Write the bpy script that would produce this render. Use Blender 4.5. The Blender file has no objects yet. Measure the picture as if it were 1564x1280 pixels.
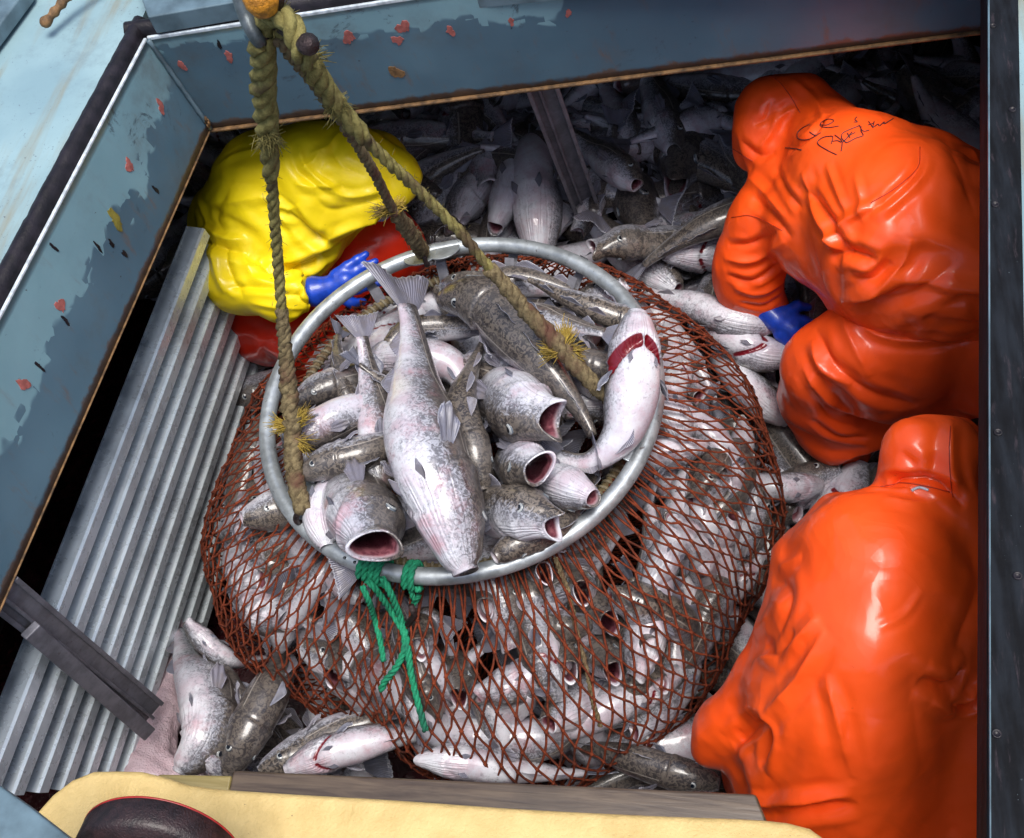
import bpy, math, random
import numpy as np
from mathutils import Vector, Matrix
from mathutils.bvhtree import BVHTree

# ------------------------------------------------------------------ camera
W, Hh = 1564., 1280.
FPX, CX, CY = 1700., 782., 640.
NAD = (1150., 1750.)                     # where plumb lines meet in the photograph
_d = np.array([(NAD[0]-CX)/FPX, -(NAD[1]-CY)/FPX, -1.])
_up = -_d/np.linalg.norm(_d)
_y = np.array([0., 1., 0.]); _y -= _up*(_y@_up); _y /= np.linalg.norm(_y)
_x = np.cross(_y, _up)
RW = np.array([_x, _y, _up])             # camera -> world
def ray(px, py):
    v = np.array([(px-CX)/FPX, -(py-CY)/FPX, -1.]); v /= np.linalg.norm(v)
    return RW@v
CAM = np.array([0., 0., .75])-ray(700, 630)*2.85
def P(px, py, z):
    v = ray(px, py); return CAM+v*((z-CAM[2])/v[2])
def PR(p):
    v = RW.T@(np.asarray(p)-CAM); return CX+FPX*v[0]/-v[2], CY-FPX*v[1]/-v[2]
def mpp(p):                              # metres per photo pixel at a point
    return -(RW.T@(np.asarray(p)-CAM))[2]/FPX

sc = bpy.context.scene
C = sc.collection
cd = bpy.data.cameras.new('camera'); cam = bpy.data.objects.new('camera', cd); C.objects.link(cam)
cd.sensor_width = 36; cd.lens = 36*FPX/W; cd.clip_start = .02; cd.clip_end = 200
M4 = Matrix([[*RW[i], CAM[i]] for i in range(3)]+[[0, 0, 0, 1]]); cam.matrix_world = M4
sc.camera = cam

# ------------------------------------------------------------------ light
world = bpy.data.worlds.new('World'); sc.world = world; world.use_nodes = True
nt = world.node_tree; bg = nt.nodes['Background']
sky = nt.nodes.new('ShaderNodeTexSky'); sky.sky_type = 'NISHITA'; sky.sun_disc = False
SUN_EL, SUN_AZ = 76, 130
sky.sun_elevation = math.radians(SUN_EL); sky.sun_rotation = math.radians(SUN_AZ)
sky.air_density = 1.0; sky.dust_density = 4.0; sky.ozone_density = 1.5
nt.links.new(sky.outputs[0], bg.inputs[0]); bg.inputs[1].default_value = .078
sd = bpy.data.lights.new('sun', 'SUN'); sun = bpy.data.objects.new('sun', sd); C.objects.link(sun)
sd.energy = 1.5; sd.angle = math.radians(30); sd.color = (1, .97, .93)
_az = math.radians(SUN_AZ); _el = math.radians(SUN_EL)
sdir = Vector((math.sin(_az)*math.cos(_el), math.cos(_az)*math.cos(_el), math.sin(_el)))
sun.rotation_euler = sdir.to_track_quat('Z', 'Y').to_euler()
sc.view_settings.view_transform = 'Standard'; sc.view_settings.look = 'None'
sc.view_settings.exposure = 1.22; sc.view_settings.gamma = 1
sc.cycles.max_bounces = 6; sc.cycles.use_denoising = True

# ------------------------------------------------------------------ helpers
def mesh(name, V, F, mats=None, smooth=True, attrs=None, mi=None):
    me = bpy.data.meshes.new(name)
    me.from_pydata([tuple(map(float, v)) for v in V], [], [tuple(map(int, f)) for f in F])
    for m in (mats if isinstance(mats, (list, tuple)) else [mats]):
        if m: me.materials.append(m)
    if smooth: me.polygons.foreach_set('use_smooth', [True]*len(me.polygons))
    if mi is not None: me.polygons.foreach_set('material_index', list(mi))
    for k, a in (attrs or {}).items():
        at = me.attributes.new(k, 'FLOAT', 'POINT'); at.data.foreach_set('value', np.asarray(a, dtype=np.float32))
    me.update(); return me
def obj(name, me, parent=None, loc=None):
    o = bpy.data.objects.new(name, me); C.objects.link(o)
    if loc is not None: o.location = loc
    if parent is not None: o.parent = parent
    return o
def tag(o, label=None, cat=None, group=None, kind=None):
    if label: o['label'] = label
    if cat: o['category'] = cat
    if group: o['group'] = group
    if kind: o['kind'] = kind
    return o
class MB:
    def __init__(s): s.V = []; s.F = []; s.m = []
    def add(s, V, F, m=0):
        n = len(s.V); s.V += [tuple(map(float, v)) for v in V]; s.F += [tuple(i+n for i in f) for f in F]; s.m += [m]*len(F); return s
    def hull(s, bot, top, m=0):          # prism between two equal polygons
        n = len(bot); V = list(bot)+list(top)
        F = [tuple(range(n))[::-1], tuple(range(n, 2*n))]+[(i, (i+1) % n, n+(i+1) % n, n+i) for i in range(n)]
        return s.add(V, F, m)
    def box(s, c, d, R=None, m=0):
        V = [np.array([x, y, z])*np.array(d)/2 for z in (-1, 1) for x, y in ((-1, -1), (1, -1), (1, 1), (-1, 1))]
        if R is not None: V = [R@v for v in V]
        V = [v+np.array(c) for v in V]; return s.hull(V[:4], V[4:], m)
    def tube(s, pts, r, n=8, m=0, cap=True, closed=False):
        V, F = tube(pts, r, n, cap, closed); return s.add(V, F, m)
    def lathe(s, prof, c, n=48, m=0, R=None):
        V = []; F = []
        for (r, z) in prof:
            for k in range(n):
                a = 2*math.pi*k/n; v = np.array([r*math.cos(a), r*math.sin(a), z])
                if R is not None: v = R@v
                V.append(v+np.array(c))
        for i in range(len(prof)-1):
            for k in range(n): F.append((i*n+k, i*n+(k+1) % n, (i+1)*n+(k+1) % n, (i+1)*n+k))
        return s.add(V, F, m)
    def build(s, name, mats, parent=None, smooth=False, bevel=0, bseg=2):
        me = mesh(name, s.V, s.F, mats, smooth, mi=s.m); o = obj(name, me, parent)
        if bevel:
            b = o.modifiers.new('bevel', 'BEVEL'); b.width = bevel; b.segments = bseg; b.limit_method = 'ANGLE'
            me.polygons.foreach_set('use_smooth', [True]*len(me.polygons))
            w = o.modifiers.new('wn', 'WEIGHTED_NORMAL')
        return o
def unit(v):
    v = np.asarray(v, float); return v/(np.linalg.norm(v)+1e-12)
def resample(pts, n, closed=False):
    """Catmull-Rom through the points, n samples evenly by length."""
    p = np.asarray(pts, float)
    if closed: q = np.vstack([p[-1], p, p[0], p[1]])
    else: q = np.vstack([2*p[0]-p[1], p, 2*p[-1]-p[-2]])
    out = []
    for i in range(1, len(q)-2):
        a, b, c, d = q[i-1], q[i], q[i+1], q[i+2]
        for t in np.linspace(0, 1, 16, endpoint=False):
            out.append(.5*((2*b)+(c-a)*t+(2*a-5*b+4*c-d)*t*t+(3*b-a-3*c+d)*t**3))
    out.append(q[-2]); out = np.array(out)
    L = np.r_[0, np.cumsum(np.linalg.norm(np.diff(out, axis=0), axis=1))]
    s = np.linspace(0, L[-1], n+1)[:-1] if closed else np.linspace(0, L[-1], n)
    return np.stack([np.interp(s, L, out[:, k]) for k in range(out.shape[1])], 1)
def frames(p, closed=False, u0=None):
    p = np.asarray(p); n = len(p)
    T = (np.roll(p, -1, 0)-np.roll(p, 1, 0)) if closed else np.gradient(p, axis=0)
    T = T/(np.linalg.norm(T, axis=1)[:, None]+1e-12)
    u = np.array(u0 if u0 is not None else ([0, 0, 1.] if abs(T[0][2]) < .9 else [1., 0, 0])); U = []
    for t in T:
        u = u-t*(u@t); u = unit(u); U.append(u)
    U = np.array(U); return T, U, np.cross(T, U)
def tube(pts, r, n=8, cap=True, closed=False):
    p = np.asarray(pts, float); m = len(p); r = np.broadcast_to(np.asarray(r, float), (m,))
    T, U, S = frames(p, closed)
    a = np.linspace(0, 2*np.pi, n, endpoint=False)
    V = (p[:, None]+r[:, None, None]*(np.cos(a)[None, :, None]*U[:, None]+np.sin(a)[None, :, None]*S[:, None])).reshape(-1, 3)
    F = []
    for i in range(m if closed else m-1):
        j = (i+1) % m
        for k in range(n): F.append((i*n+k, i*n+(k+1) % n, j*n+(k+1) % n, j*n+k))
    if cap and not closed: F += [tuple(range(n))[::-1], tuple(range((m-1)*n, m*n))]
    return V, F
def rope(mb, pts, r, pitch=None, strands=3, n=6, m=0, closed=False, jit=0., seed=0):
    p = np.asarray(pts, float); L = np.linalg.norm(np.diff(p, axis=0), axis=1).sum()
    pitch = pitch or r*6.5
    k = max(12, int(L/pitch*9)); p = resample(p, k, closed); T, U, S = frames(p, closed)
    Ls = np.linspace(0, L, k); rg = np.random.RandomState(seed)
    rr = np.broadcast_to(r if np.ndim(r) == 0 else np.interp(np.linspace(0, 1, k), np.linspace(0, 1, len(r)), r), (k,))
    turns = round(L/pitch) if closed else L/pitch
    for sidx in range(strands):
        a = 2*np.pi*(np.linspace(0, 1, k, endpoint=not closed)*turns+sidx/strands)
        q = p+(rr*.5)[:, None]*(np.cos(a)[:, None]*U+np.sin(a)[:, None]*S)
        if jit: q = q+rg.randn(k, 3)*jit
        mb.tube(q, rr*.58*(1+.08*rg.randn(k)), n, m, closed=closed)
    return mb
def fuzz(mb, c, r, ln, n, direction=None, spread=1., m=0, seed=0, th=.0009):
    rg = np.random.RandomState(seed)
    for i in range(n):
        d = unit(rg.randn(3)*spread+(direction if direction is not None else 0)); s = np.array(c)+rg.randn(3)*r*.4
        l = ln*rg.uniform(.5, 1.1); b = rg.randn(3)*ln*.18
        mb.tube([s, s+d*l*.5+b*.4, s+d*l+b], [th*1.3, th, th*.5], 3, m)
def snoise(P_, f, seed=0, oct=2):
    """cheap smooth pseudo noise from sums of sines, vectorised"""
    rg = np.random.RandomState(seed); P_ = np.asarray(P_); out = 0; amp = 1; tot = 0
    for o in range(oct):
        for k in range(4):
            w = unit(rg.randn(3))*f*(1+.4*rg.rand()); out = out+amp*np.sin(P_@w+rg.rand()*6.28+1.3*np.sin(P_@np.roll(w, 1)*.7)); tot += amp
        f *= 2.1; amp *= .5
    return out/tot*2

# ---- materials
class N:
    def __init__(s, name):
        s.m = bpy.data.materials.new(name); s.m.use_nodes = True; s.t = s.m.node_tree; s.b = s.t.nodes['Principled BSDF']
        s.tc = s.t.nodes.new('ShaderNodeTexCoord'); s.co = s.tc.outputs['Object']
    def n(s, ty, ins=None, **kw):
        q = s.t.nodes.new(ty)
        for k, v in kw.items(): setattr(q, k, v)
        for k, v in (ins or {}).items():
            if isinstance(v, bpy.types.NodeSocket): s.t.links.new(v, q.inputs[k])
            else: q.inputs[k].default_value = v
        return q
    def noise(s, scale, detail=4, rough=.55, co=None, dist=0):
        return s.n('ShaderNodeTexNoise', {'Vector': co or s.co, 'Scale': scale, 'Detail': detail, 'Roughness': rough, 'Distortion': dist}).outputs['Fac']
    def voro(s, scale, feature='F1', co=None, rnd=1.):
        return s.n('ShaderNodeTexVoronoi', {'Vector': co or s.co, 'Scale': scale, 'Randomness': rnd}, feature=feature).outputs['Distance']
    def mp(s, v, a, b, c=0, d=1, smooth=True):
        return s.n('ShaderNodeMapRange', {'Value': v, 'From Min': a, 'From Max': b, 'To Min': c, 'To Max': d}, interpolation_type='SMOOTHSTEP' if smooth else 'LINEAR').outputs['Result']
    def ma(s, op, a, b=0., c=None):
        i = {0: a, 1: b}
        if c is not None: i[2] = c
        return s.n('ShaderNodeMath', i, operation=op).outputs[0]
    def mix(s, f, a, b, mode='MIX'):
        def c4(v): return (*v, 1) if isinstance(v, tuple) and len(v) == 3 else v
        q = s.t.nodes.new('ShaderNodeMix'); q.data_type = 'RGBA'; q.blend_type = mode
        for idx, v in ((0, f), (6, c4(a)), (7, c4(b))):
            if isinstance(v, bpy.types.NodeSocket): s.t.links.new(v, q.inputs[idx])
            else: q.inputs[idx].default_value = v
        return q.outputs[2]
    def attr(s, name): return s.n('ShaderNodeAttribute', attribute_name=name).outputs['Fac']
    def set(s, **kw):
        mp_ = {'base': 'Base Color', 'rough': 'Roughness', 'metal': 'Metallic', 'coat': 'Coat Weight', 'coatr': 'Coat Roughness', 'normal': 'Normal', 'spec': 'Specular IOR Level', 'sss': 'Subsurface Weight', 'alpha': 'Alpha', 'trans': 'Transmission Weight', 'cn': 'Coat Normal'}
        for k, v in kw.items():
            i = s.b.inputs[mp_[k]]
            if isinstance(v, bpy.types.NodeSocket): s.t.links.new(v, i)
            else: i.default_value = (*v, 1) if isinstance(v, tuple) and len(v) == 3 else v
        return s
    def bump(s, h, strength=.3, dist=.002, normal=None):
        i = {'Height': h, 'Strength': strength, 'Distance': dist}
        if normal: i['Normal'] = normal
        return s.n('ShaderNodeBump', i).outputs[0]
def simple(name, base, rough=.5, metal=0, coat=0, var=.25, sc_=30, bump=.2, bd=.001, coatr=.1, spec=.5):
    n = N(name); f = n.noise(sc_, 5); c = n.mix(n.mp(f, .3, .7), tuple(x*(1-var) for x in base), tuple(min(1, x*(1+var)) for x in base))
    n.set(base=c, rough=rough, metal=metal, coat=coat, coatr=coatr, spec=spec, normal=n.bump(n.noise(sc_*6, 4), bump, bd)); return n.m

def paint_mat():
    """blue-grey coaming paint with a lighter ragged repainted band near the rim, chips and primer spots"""
    n = N('coaming_paint'); w = n.attr('band')                # 0 at rim .. 1 at bottom edge
    along = n.attr('along')
    stp = n.n('ShaderNodeTexVoronoi', {'Vector': n.co, 'Scale': 24.}, feature='F1', distance='CHEBYCHEV').outputs['Color']
    stx = n.n('ShaderNodeSeparateColor', {'Color': stp}).outputs[0]
    e = n.ma('ADD', w, n.ma('MULTIPLY', n.ma('SUBTRACT', n.noise(5, 3), .5), .7))
    e = n.ma('ADD', e, n.ma('MULTIPLY', n.ma('SUBTRACT', stx, .5), .16))
    lim = n.attr('lim')
    light = n.mp(n.ma('SUBTRACT', e, lim), -.02, .02, .8, 0)
    blotch = n.mp(n.noise(2.2, 3), .35, .7)
    dark = n.mix(blotch, (.058, .115, .160), (.085, .160, .210))
    lc = n.mix(n.noise(9, 4), (.17, .31, .36), (.22, .38, .42))
    c = n.mix(light, dark, lc)
    # vertical-ish scuffs, chips and specks
    chips = n.mp(n.noise(55, 5, .7), .69, .71); c = n.mix(chips, c, (.018, .012, .012))
    wh = n.mp(n.noise(38, 6, .75, dist=1.), .73, .75); c = n.mix(wh, c, (.42, .5, .52))
    st = n.mp(n.noise(3, 6, .7), .5, .8, 0, .7); c = n.mix(st, c, (.085, .085, .08)); sr = n.mp(n.noise(7, 6, .8, dist=.7), .60, .70, 0, .8); c = n.mix(sr, c, (.035, .05, .065))
    sv = n.n('ShaderNodeCombineXYZ', {'X': n.ma('MULTIPLY', along, 34.), 'Y': n.ma('MULTIPLY', w, 1.3), 'Z': 0.}).outputs[0]
    run = n.ma('MULTIPLY', n.mp(n.noise(1.6, 5, .65, co=sv), .56, .74), n.mp(w, .05, 1, .25, 1)); c = n.mix(n.ma('MULTIPLY', run, .6), c, (.15, .075, .035))
    ed = n.mp(n.ma('ADD', w, n.ma('MULTIPLY', n.ma('SUBTRACT', n.noise(14, 5, .7), .5), .22)), .93, .97, 0, .85); c = n.mix(ed, c, (.10, .055, .03))
    rough = n.mp(n.noise(12, 4), .3, .7, .28, .5)
    n.set(base=c, rough=rough, normal=n.bump(n.noise(16, 6), .25, .004, n.bump(n.noise(2.5, 2), .5, .03))); return n.m
def deck_mat():
    n = N('deck_paint'); f = n.noise(3, 5); c = n.mix(n.mp(f, .3, .7), (.19, .30, .34), (.27, .40, .43))
    mpn = n.n('ShaderNodeMapping', {'Vector': n.co, 'Scale': (9, 1.1, 1)}).outputs[0]
    c = n.mix(n.mp(n.noise(2.2, 5, co=mpn), .45, .75, 0, .8), c, (.22, .19, .11)); c = n.mix(n.mp(n.noise(5, 6, .75), .5, .75, 0, .5), c, (.12, .17, .20))
    sp = n.mp(n.noise(130, 4, .7), .63, .68); c = n.mix(n.ma('MULTIPLY', sp, n.mp(n.noise(7, 3), .35, .65)), c, (.05, .045, .07))
    n.set(base=c, rough=.35, normal=n.bump(n.noise(90, 4), .2, .001)); return n.m
def gal_mat(name='galvanised', base=(.50, .55, .58), rough=.38, metal=.75, dk=.62):
    n = N(name); v = n.noise(18, 5, .65); c = n.mix(n.mp(v, .35, .65), tuple(x*dk for x in base), base)
    c = n.mix(n.mp(n.noise(60, 5, .7), .62, .7, 0, .8), c, (.10, .08, .08))
    n.set(base=c, metal=metal, rough=n.mp(n.noise(40, 4), .3, .7, rough-.08, rough+.17), normal=n.bump(n.noise(70, 4), .25, .002)); return n.m
def fish_mat():
    n = N('cod_skin'); dv = n.attr('dv'); inn = n.attr('inn'); bl = n.attr('blood'); tt = n.attr('tt')
    rnd = n.n('ShaderNodeObjectInfo').outputs['Random']
    off = n.n('ShaderNodeVectorMath', {0: n.co, 1: n.n('ShaderNodeCombineXYZ', {'X': n.ma('MULTIPLY', rnd, 9.), 'Y': n.ma('MULTIPLY', rnd, 5.), 'Z': 0.}).outputs[0]}, operation='ADD').outputs[0]
    big = n.noise(9, 5, .6, co=off); fine = n.noise(110, 5, .65, co=off, dist=.8)
    ver = n.noise(75, 3, .55, co=off, dist=1.8)
    back = n.mix(n.mp(ver, .44, .56), (.030, .025, .024), (.170, .142, .115))
    back = n.mix(n.mp(big, .4, .7, 0, .45), back, (.19, .175, .165))
    back = n.mix(n.ma('MULTIPLY', rnd, .45), back, (.05, .045, .05))
    belly = n.mix(n.mp(n.noise(14, 5, .65, co=off), .4, .66), (.66, .67, .72), (.54, .46, .52))
    belly = n.mix(n.mp(n.noise(5, 4, co=off), .46, .70, 0, .6), belly, (.42, .43, .52))
    belly = n.mix(n.mp(fine, .54, .68, 0, n.mp(big, .4, .6, .15, .8)), belly, (.33, .32, .36))
    e = n.ma('ADD', dv, n.ma('MULTIPLY', n.ma('SUBTRACT', big, .5), 1.2))
    e = n.ma('ADD', e, n.ma('MULTIPLY', n.ma('SUBTRACT', fine, .5), 1.3))
    e = n.ma('ADD', e, n.ma('MULTIPLY', n.ma('SUBTRACT', rnd, .35), .6))
    side = n.mix(n.mp(ver, .44, .58), (.14, .14, .16), (.36, .37, .42))
    c = n.mix(n.mp(e, -.75, -.05), belly, side); c = n.mix(n.mp(e, -.05, .40), c, back)
    lat = n.mp(n.ma('ABSOLUTE', n.ma('SUBTRACT', n.attr('lat'), 0.)), .0, .055, .65, 0); c = n.mix(lat, c, (.46, .42, .38))
    # blood and bruising
    br = n.mp(n.noise(10, 5, .7, co=off), .50, .70, 0, n.mp(rnd, 0, 1, .2, .6, False)); c = n.mix(n.ma('MULTIPLY', br, n.mp(dv, -.9, .4, 1, 0)), c, (.50, .22, .25))
    mouth = n.mix(n.mp(inn, .03, .16), (.56, .42, .46), n.mix(n.mp(inn, .2, .55), n.mix(n.mp(n.noise(60, 3, co=off), .4, .6), (.26, .09, .11), (.13, .035, .05)), (.03, .006, .010)))  # pink to red lining; darkens with depth, throat occlusion put into the colour
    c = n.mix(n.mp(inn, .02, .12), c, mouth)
    c = n.mix(n.mp(bl, .35, .6), c, (.16, .004, .012))
    h = n.ma('ADD', n.ma('MULTIPLY', n.noise(120, 3, co=off), .5), n.noise(30, 4, co=off))
    wav = n.n('ShaderNodeTexWave', {'Vector': n.n('ShaderNodeCombineXYZ', {'X': n.attr('ang'), 'Y': tt, 'Z': 0.}).outputs[0], 'Scale': 1.7, 'Distortion': 12., 'Detail': 3., 'Detail Scale': 1.5}, bands_direction='X').outputs['Fac']
    thr = n.ma('MULTIPLY', n.mp(dv, -.5, 0, 1, 0), n.mp(tt, .2, .27, 1, 0))
    b1 = n.bump(h, .35, .0022); b2 = n.bump(n.ma('MULTIPLY', wav, thr), .38, .004, b1)
    n.set(base=c, rough=n.mp(fine, .3, .7, .26, .42), coat=.6, coatr=.08, normal=b2, sss=0.0); return n.m
def fin_mat():
    n = N('fin_membrane'); u = n.attr('fu'); v = n.attr('fv'); rnd = n.n('ShaderNodeObjectInfo').outputs['Random']
    w = n.ma('SINE', n.ma('MULTIPLY', u, 150.)); nz = n.noise(35, 4)
    c = n.mix(n.mp(w, -.6, .9), (.13, .12, .155), (.34, .33, .40))
    c = n.mix(n.mp(nz, .4, .7, 0, .6), c, (.20, .17, .16)); c = n.mix(n.ma('MULTIPLY', rnd, .5), c, (.10, .13, .19))
    c = n.mix(n.mp(v, .93, 1, 0, .75), c, (.55, .56, .62))
    n.set(base=c, rough=.33, coat=.3, coatr=.15, normal=n.bump(w, .5, .0015)); return n.m
def cloth_mat(name, base, dark, rough=.34, wet=.75, CRUMP=.16):
    n = N(name); v = n.noise(4, 4); c = n.mix(n.mp(v, .3, .7), dark, base)
    c = n.mix(n.mp(n.noise(45, 6, .75), .66, .74, 0, .4), c, tuple(x*.3 for x in base))
    wetm = n.mp(n.noise(4.5, 5, .55, dist=.8), .47, .51)
    wv = n.n('ShaderNodeTexNoise', {'Vector': n.co, 'Scale': 3.2, 'Detail': 2.}).outputs['Color']
    wc = n.n('ShaderNodeVectorMath', {0: n.co, 1: n.n('ShaderNodeVectorMath', {0: wv, 1: (.35, .35, .35)}, operation='MULTIPLY').outputs[0]}, operation='ADD').outputs[0]
    fac = n.n('ShaderNodeTexVoronoi', {'Vector': wc, 'Scale': 9., 'Randomness': 1.}, feature='F1').outputs['Distance']
    fac2 = n.n('ShaderNodeTexVoronoi', {'Vector': wc, 'Scale': 21., 'Randomness': 1.}, feature='F1').outputs['Distance']
    area = n.mp(n.noise(3.3, 2), .42, .62, .15, 1)
    hh = n.ma('MULTIPLY', n.ma('ADD', fac, n.ma('MULTIPLY', fac2, .35)), area)
    bm = n.bump(n.noise(9, 4, .5), .25, .008, n.bump(hh, CRUMP, .030)); b2 = n.bump(n.noise(420, 2), .10, .0006, bm)
    n.set(base=c, rough=n.mp(n.noise(7, 4), .35, .65, rough, rough+.16), coat=n.ma('ADD', n.ma('MULTIPLY', wetm, wet), .08), coatr=.20, normal=b2, cn=bm, spec=.28); return n.m
M = {}
M['paint'] = paint_mat(); M['deck'] = deck_mat(); M['gal'] = gal_mat('galvanised', (.50, .55, .58), .38, .6); M['fish'] = fish_mat(); M['fin'] = fin_mat()
M['alu'] = gal_mat('board_aluminium', (.78, .88, .92), .25, .45, .85)
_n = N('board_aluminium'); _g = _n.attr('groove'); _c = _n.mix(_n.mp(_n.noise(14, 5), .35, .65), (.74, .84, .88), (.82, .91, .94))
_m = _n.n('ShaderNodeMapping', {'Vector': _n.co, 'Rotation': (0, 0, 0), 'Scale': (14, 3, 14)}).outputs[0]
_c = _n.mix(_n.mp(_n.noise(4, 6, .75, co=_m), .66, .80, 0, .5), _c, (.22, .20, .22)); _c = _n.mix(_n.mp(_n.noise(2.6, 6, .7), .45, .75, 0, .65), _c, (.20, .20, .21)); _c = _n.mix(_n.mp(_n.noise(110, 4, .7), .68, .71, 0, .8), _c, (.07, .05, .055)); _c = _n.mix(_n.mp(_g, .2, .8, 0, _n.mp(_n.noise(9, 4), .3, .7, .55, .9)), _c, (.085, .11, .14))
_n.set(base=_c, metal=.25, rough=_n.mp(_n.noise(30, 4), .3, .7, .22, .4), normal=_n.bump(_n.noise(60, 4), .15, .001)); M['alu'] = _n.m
M['steel'] = gal_mat('dull_steel', (.22, .22, .25), .42, .12)
M['rubber'] = simple('black_rubber', (.009, .007, .010), .42, var=.6, sc_=25, bump=.5, bd=.002, spec=.35)
M['white_edge'] = simple('white_edge_paint', (.50, .56, .60), .4, var=.3, sc_=50)
M['rust'] = simple('rusty_edge', (.14, .075, .028), .7, var=.6, sc_=40, bump=.6, bd=.003)
M['red_primer'] = simple('red_primer', (.33, .095, .08), .7, var=.3, sc_=60)
M['olive'] = simple('olive_paint', (.20, .17, .03), .5, var=.35, sc_=50)
M['orange'] = cloth_mat('orange_oilskin', (.96, .098, .009), (.92, .082, .007), .46, .55)
M['orange_trouser'] = cloth_mat('orange_trouser_cloth', (.86, .085, .010), (.74, .062, .008), .42, .5)
M['yellow'] = cloth_mat('yellow_oilskin', (.86, .68, .006), (.78, .58, .006), .42, .25)
M['red_trouser'] = cloth_mat('red_trouser_cloth', (.70, .030, .008), (.55, .02, .006), .32, .7)
M['glove'] = simple('blue_rubber_glove', (.008, .055, .46), .38, var=.2, sc_=40, bump=.5, coat=.3)
M['skin'] = simple('skin', (.45, .26, .18), .5, var=.1)
M['boot'] = simple('boot_rubber', (.03, .026, .014), .25, coat=.4, var=.3)
M['ink'] = simple('marker_ink', (.06, .015, .02), .5)
M['seam'] = simple('seam_line', (.50, .035, .006), .5)
def rope_mat(name, a, b, c_):
    n = N(name); c = n.mix(n.mp(n.noise(60, 5, .7), .3, .7), a, b); c = n.mix(n.mp(n.noise(14, 5), .5, .72), c, c_)
    n.set(base=c, rough=.85, spec=.2, normal=n.bump(n.noise(300, 4, .7), 1., .003)); return n.m
M['rope'] = rope_mat('olive_rope', (.125, .105, .032), (.30, .265, .095), (.10, .07, .04))
M['rope_dirty'] = rope_mat('dirty_rope', (.085, .062, .034), (.24, .19, .10), (.11, .05, .035))
M['rope_yellow'] = rope_mat('yellow_rope', (.30, .20, .035), (.48, .35, .07), (.2, .14, .05))
M['rope_green'] = rope_mat('green_rope', (.012, .20, .10), (.03, .34, .18), (.02, .14, .09))
M['lace'] = rope_mat('lacing_rope', (.16, .135, .09), (.34, .30, .21), (.12, .09, .06))
M['net'] = rope_mat('orange_net_twine', (.09, .020, .010), (.25, .052, .021), (.055, .018, .012))
M['hook'] = simple('rusty_hook_steel', (.045, .03, .03), .45, metal=.5, var=.6, sc_=40, bump=.8, bd=.004)
M['hook_grey'] = simple('grey_hook_steel', (.10, .12, .13), .45, metal=.5, var=.4, sc_=40, bump=.5)
M['orange_block'] = simple('orange_block_paint', (.60, .24, .015), .5, var=.5, sc_=60, bump=.8, bd=.004)
n_f = N('yellow_foam_paint'); c_ = n_f.mix(n_f.mp(n_f.noise(12, 5), .3, .7), (.52, .37, .135), (.64, .47, .19)); c_ = n_f.mix(n_f.mp(n_f.noise(5, 6, .75), .55, .78, 0, .6), c_, (.34, .24, .12))
c_ = n_f.mix(n_f.mp(n_f.noise(75, 5, .75), .67, .70, 0, .85), c_, (.10, .06, .035)); c_ = n_f.mix(n_f.mp(n_f.noise(24, 6, .8, dist=1.5), .70, .72, 0, .8), c_, (.16, .09, .05))
n_f.set(base=c_, rough=.5, normal=n_f.bump(n_f.noise(90, 5, .7), .9, .004, n_f.bump(n_f.noise(14, 4), .6, .006))); M['foam'] = n_f.m
M['drum'] = simple('dark_red_drum_paint', (.020, .009, .009), .4, var=.5, sc_=45, coat=.12, bump=.6, bd=.003)
M['drum_edge'] = simple('red_drum_edge', (.30, .015, .012), .4)
M['plate'] = simple('blue_grey_plate', (.09, .14, .17), .35, var=.35, sc_=12, bump=.3)
M['dark'] = simple('dark_hold_steel', (.018, .016, .018), .6, var=.5, sc_=6)
M['slurry'] = simple('blood_wet_floor', (.045, .010, .013), .12, var=.6, sc_=14, coat=.6, bump=.6, bd=.01)
M['eye_ring'] = simple('eye_ring', (.36, .38, .38), .2, coat=.6); M['pupil'] = simple('eye_pupil', (.008, .012, .02), .08, coat=1, var=.1)
M['iris'] = simple('eye_iris', (.10, .12, .14), .2, coat=.5)
def wood_mat(name, a, b, sx=1., coat=.3):
    n = N(name); m_ = n.n('ShaderNodeMapping', {'Vector': n.co, 'Scale': (2.*sx, 26., 26.)}).outputs[0]
    f = n.noise(3, 6, .6, co=m_, dist=.5); c = n.mix(n.mp(f, .3, .7), a, b); c = n.mix(n.mp(n.noise(5, 5), .5, .8, 0, .5), c, tuple(x*.4 for x in a))
    n.set(base=c, rough=.35, coat=coat, coatr=.2, normal=n.bump(f, .4, .002)); return n.m
M['wood'] = wood_mat('wet_board', (.045, .028, .018), (.12, .085, .055), coat=.35)
def beam_mat():
    n = N('beam_paint'); m_ = n.n('ShaderNodeMapping', {'Vector': n.co, 'Scale': (8, 1.2, 8)}).outputs[0]
    c = n.mix(n.mp(n.noise(6, 5, co=m_), .35, .7), (.004, .0045, .006), (.012, .015, .020))
    c = n.mix(n.mp(n.noise(9, 6, .7, co=m_), .55, .72), c, (.035, .028, .034)); c = n.mix(n.mp(n.noise(80, 5, .75), .68, .72), c, (.13, .17, .19))
    n.set(base=c, rough=.7, spec=.10, normal=n.bump(n.noise(40, 6), .6, .003)); return n.m
M['beam'] = beam_mat()

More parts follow.
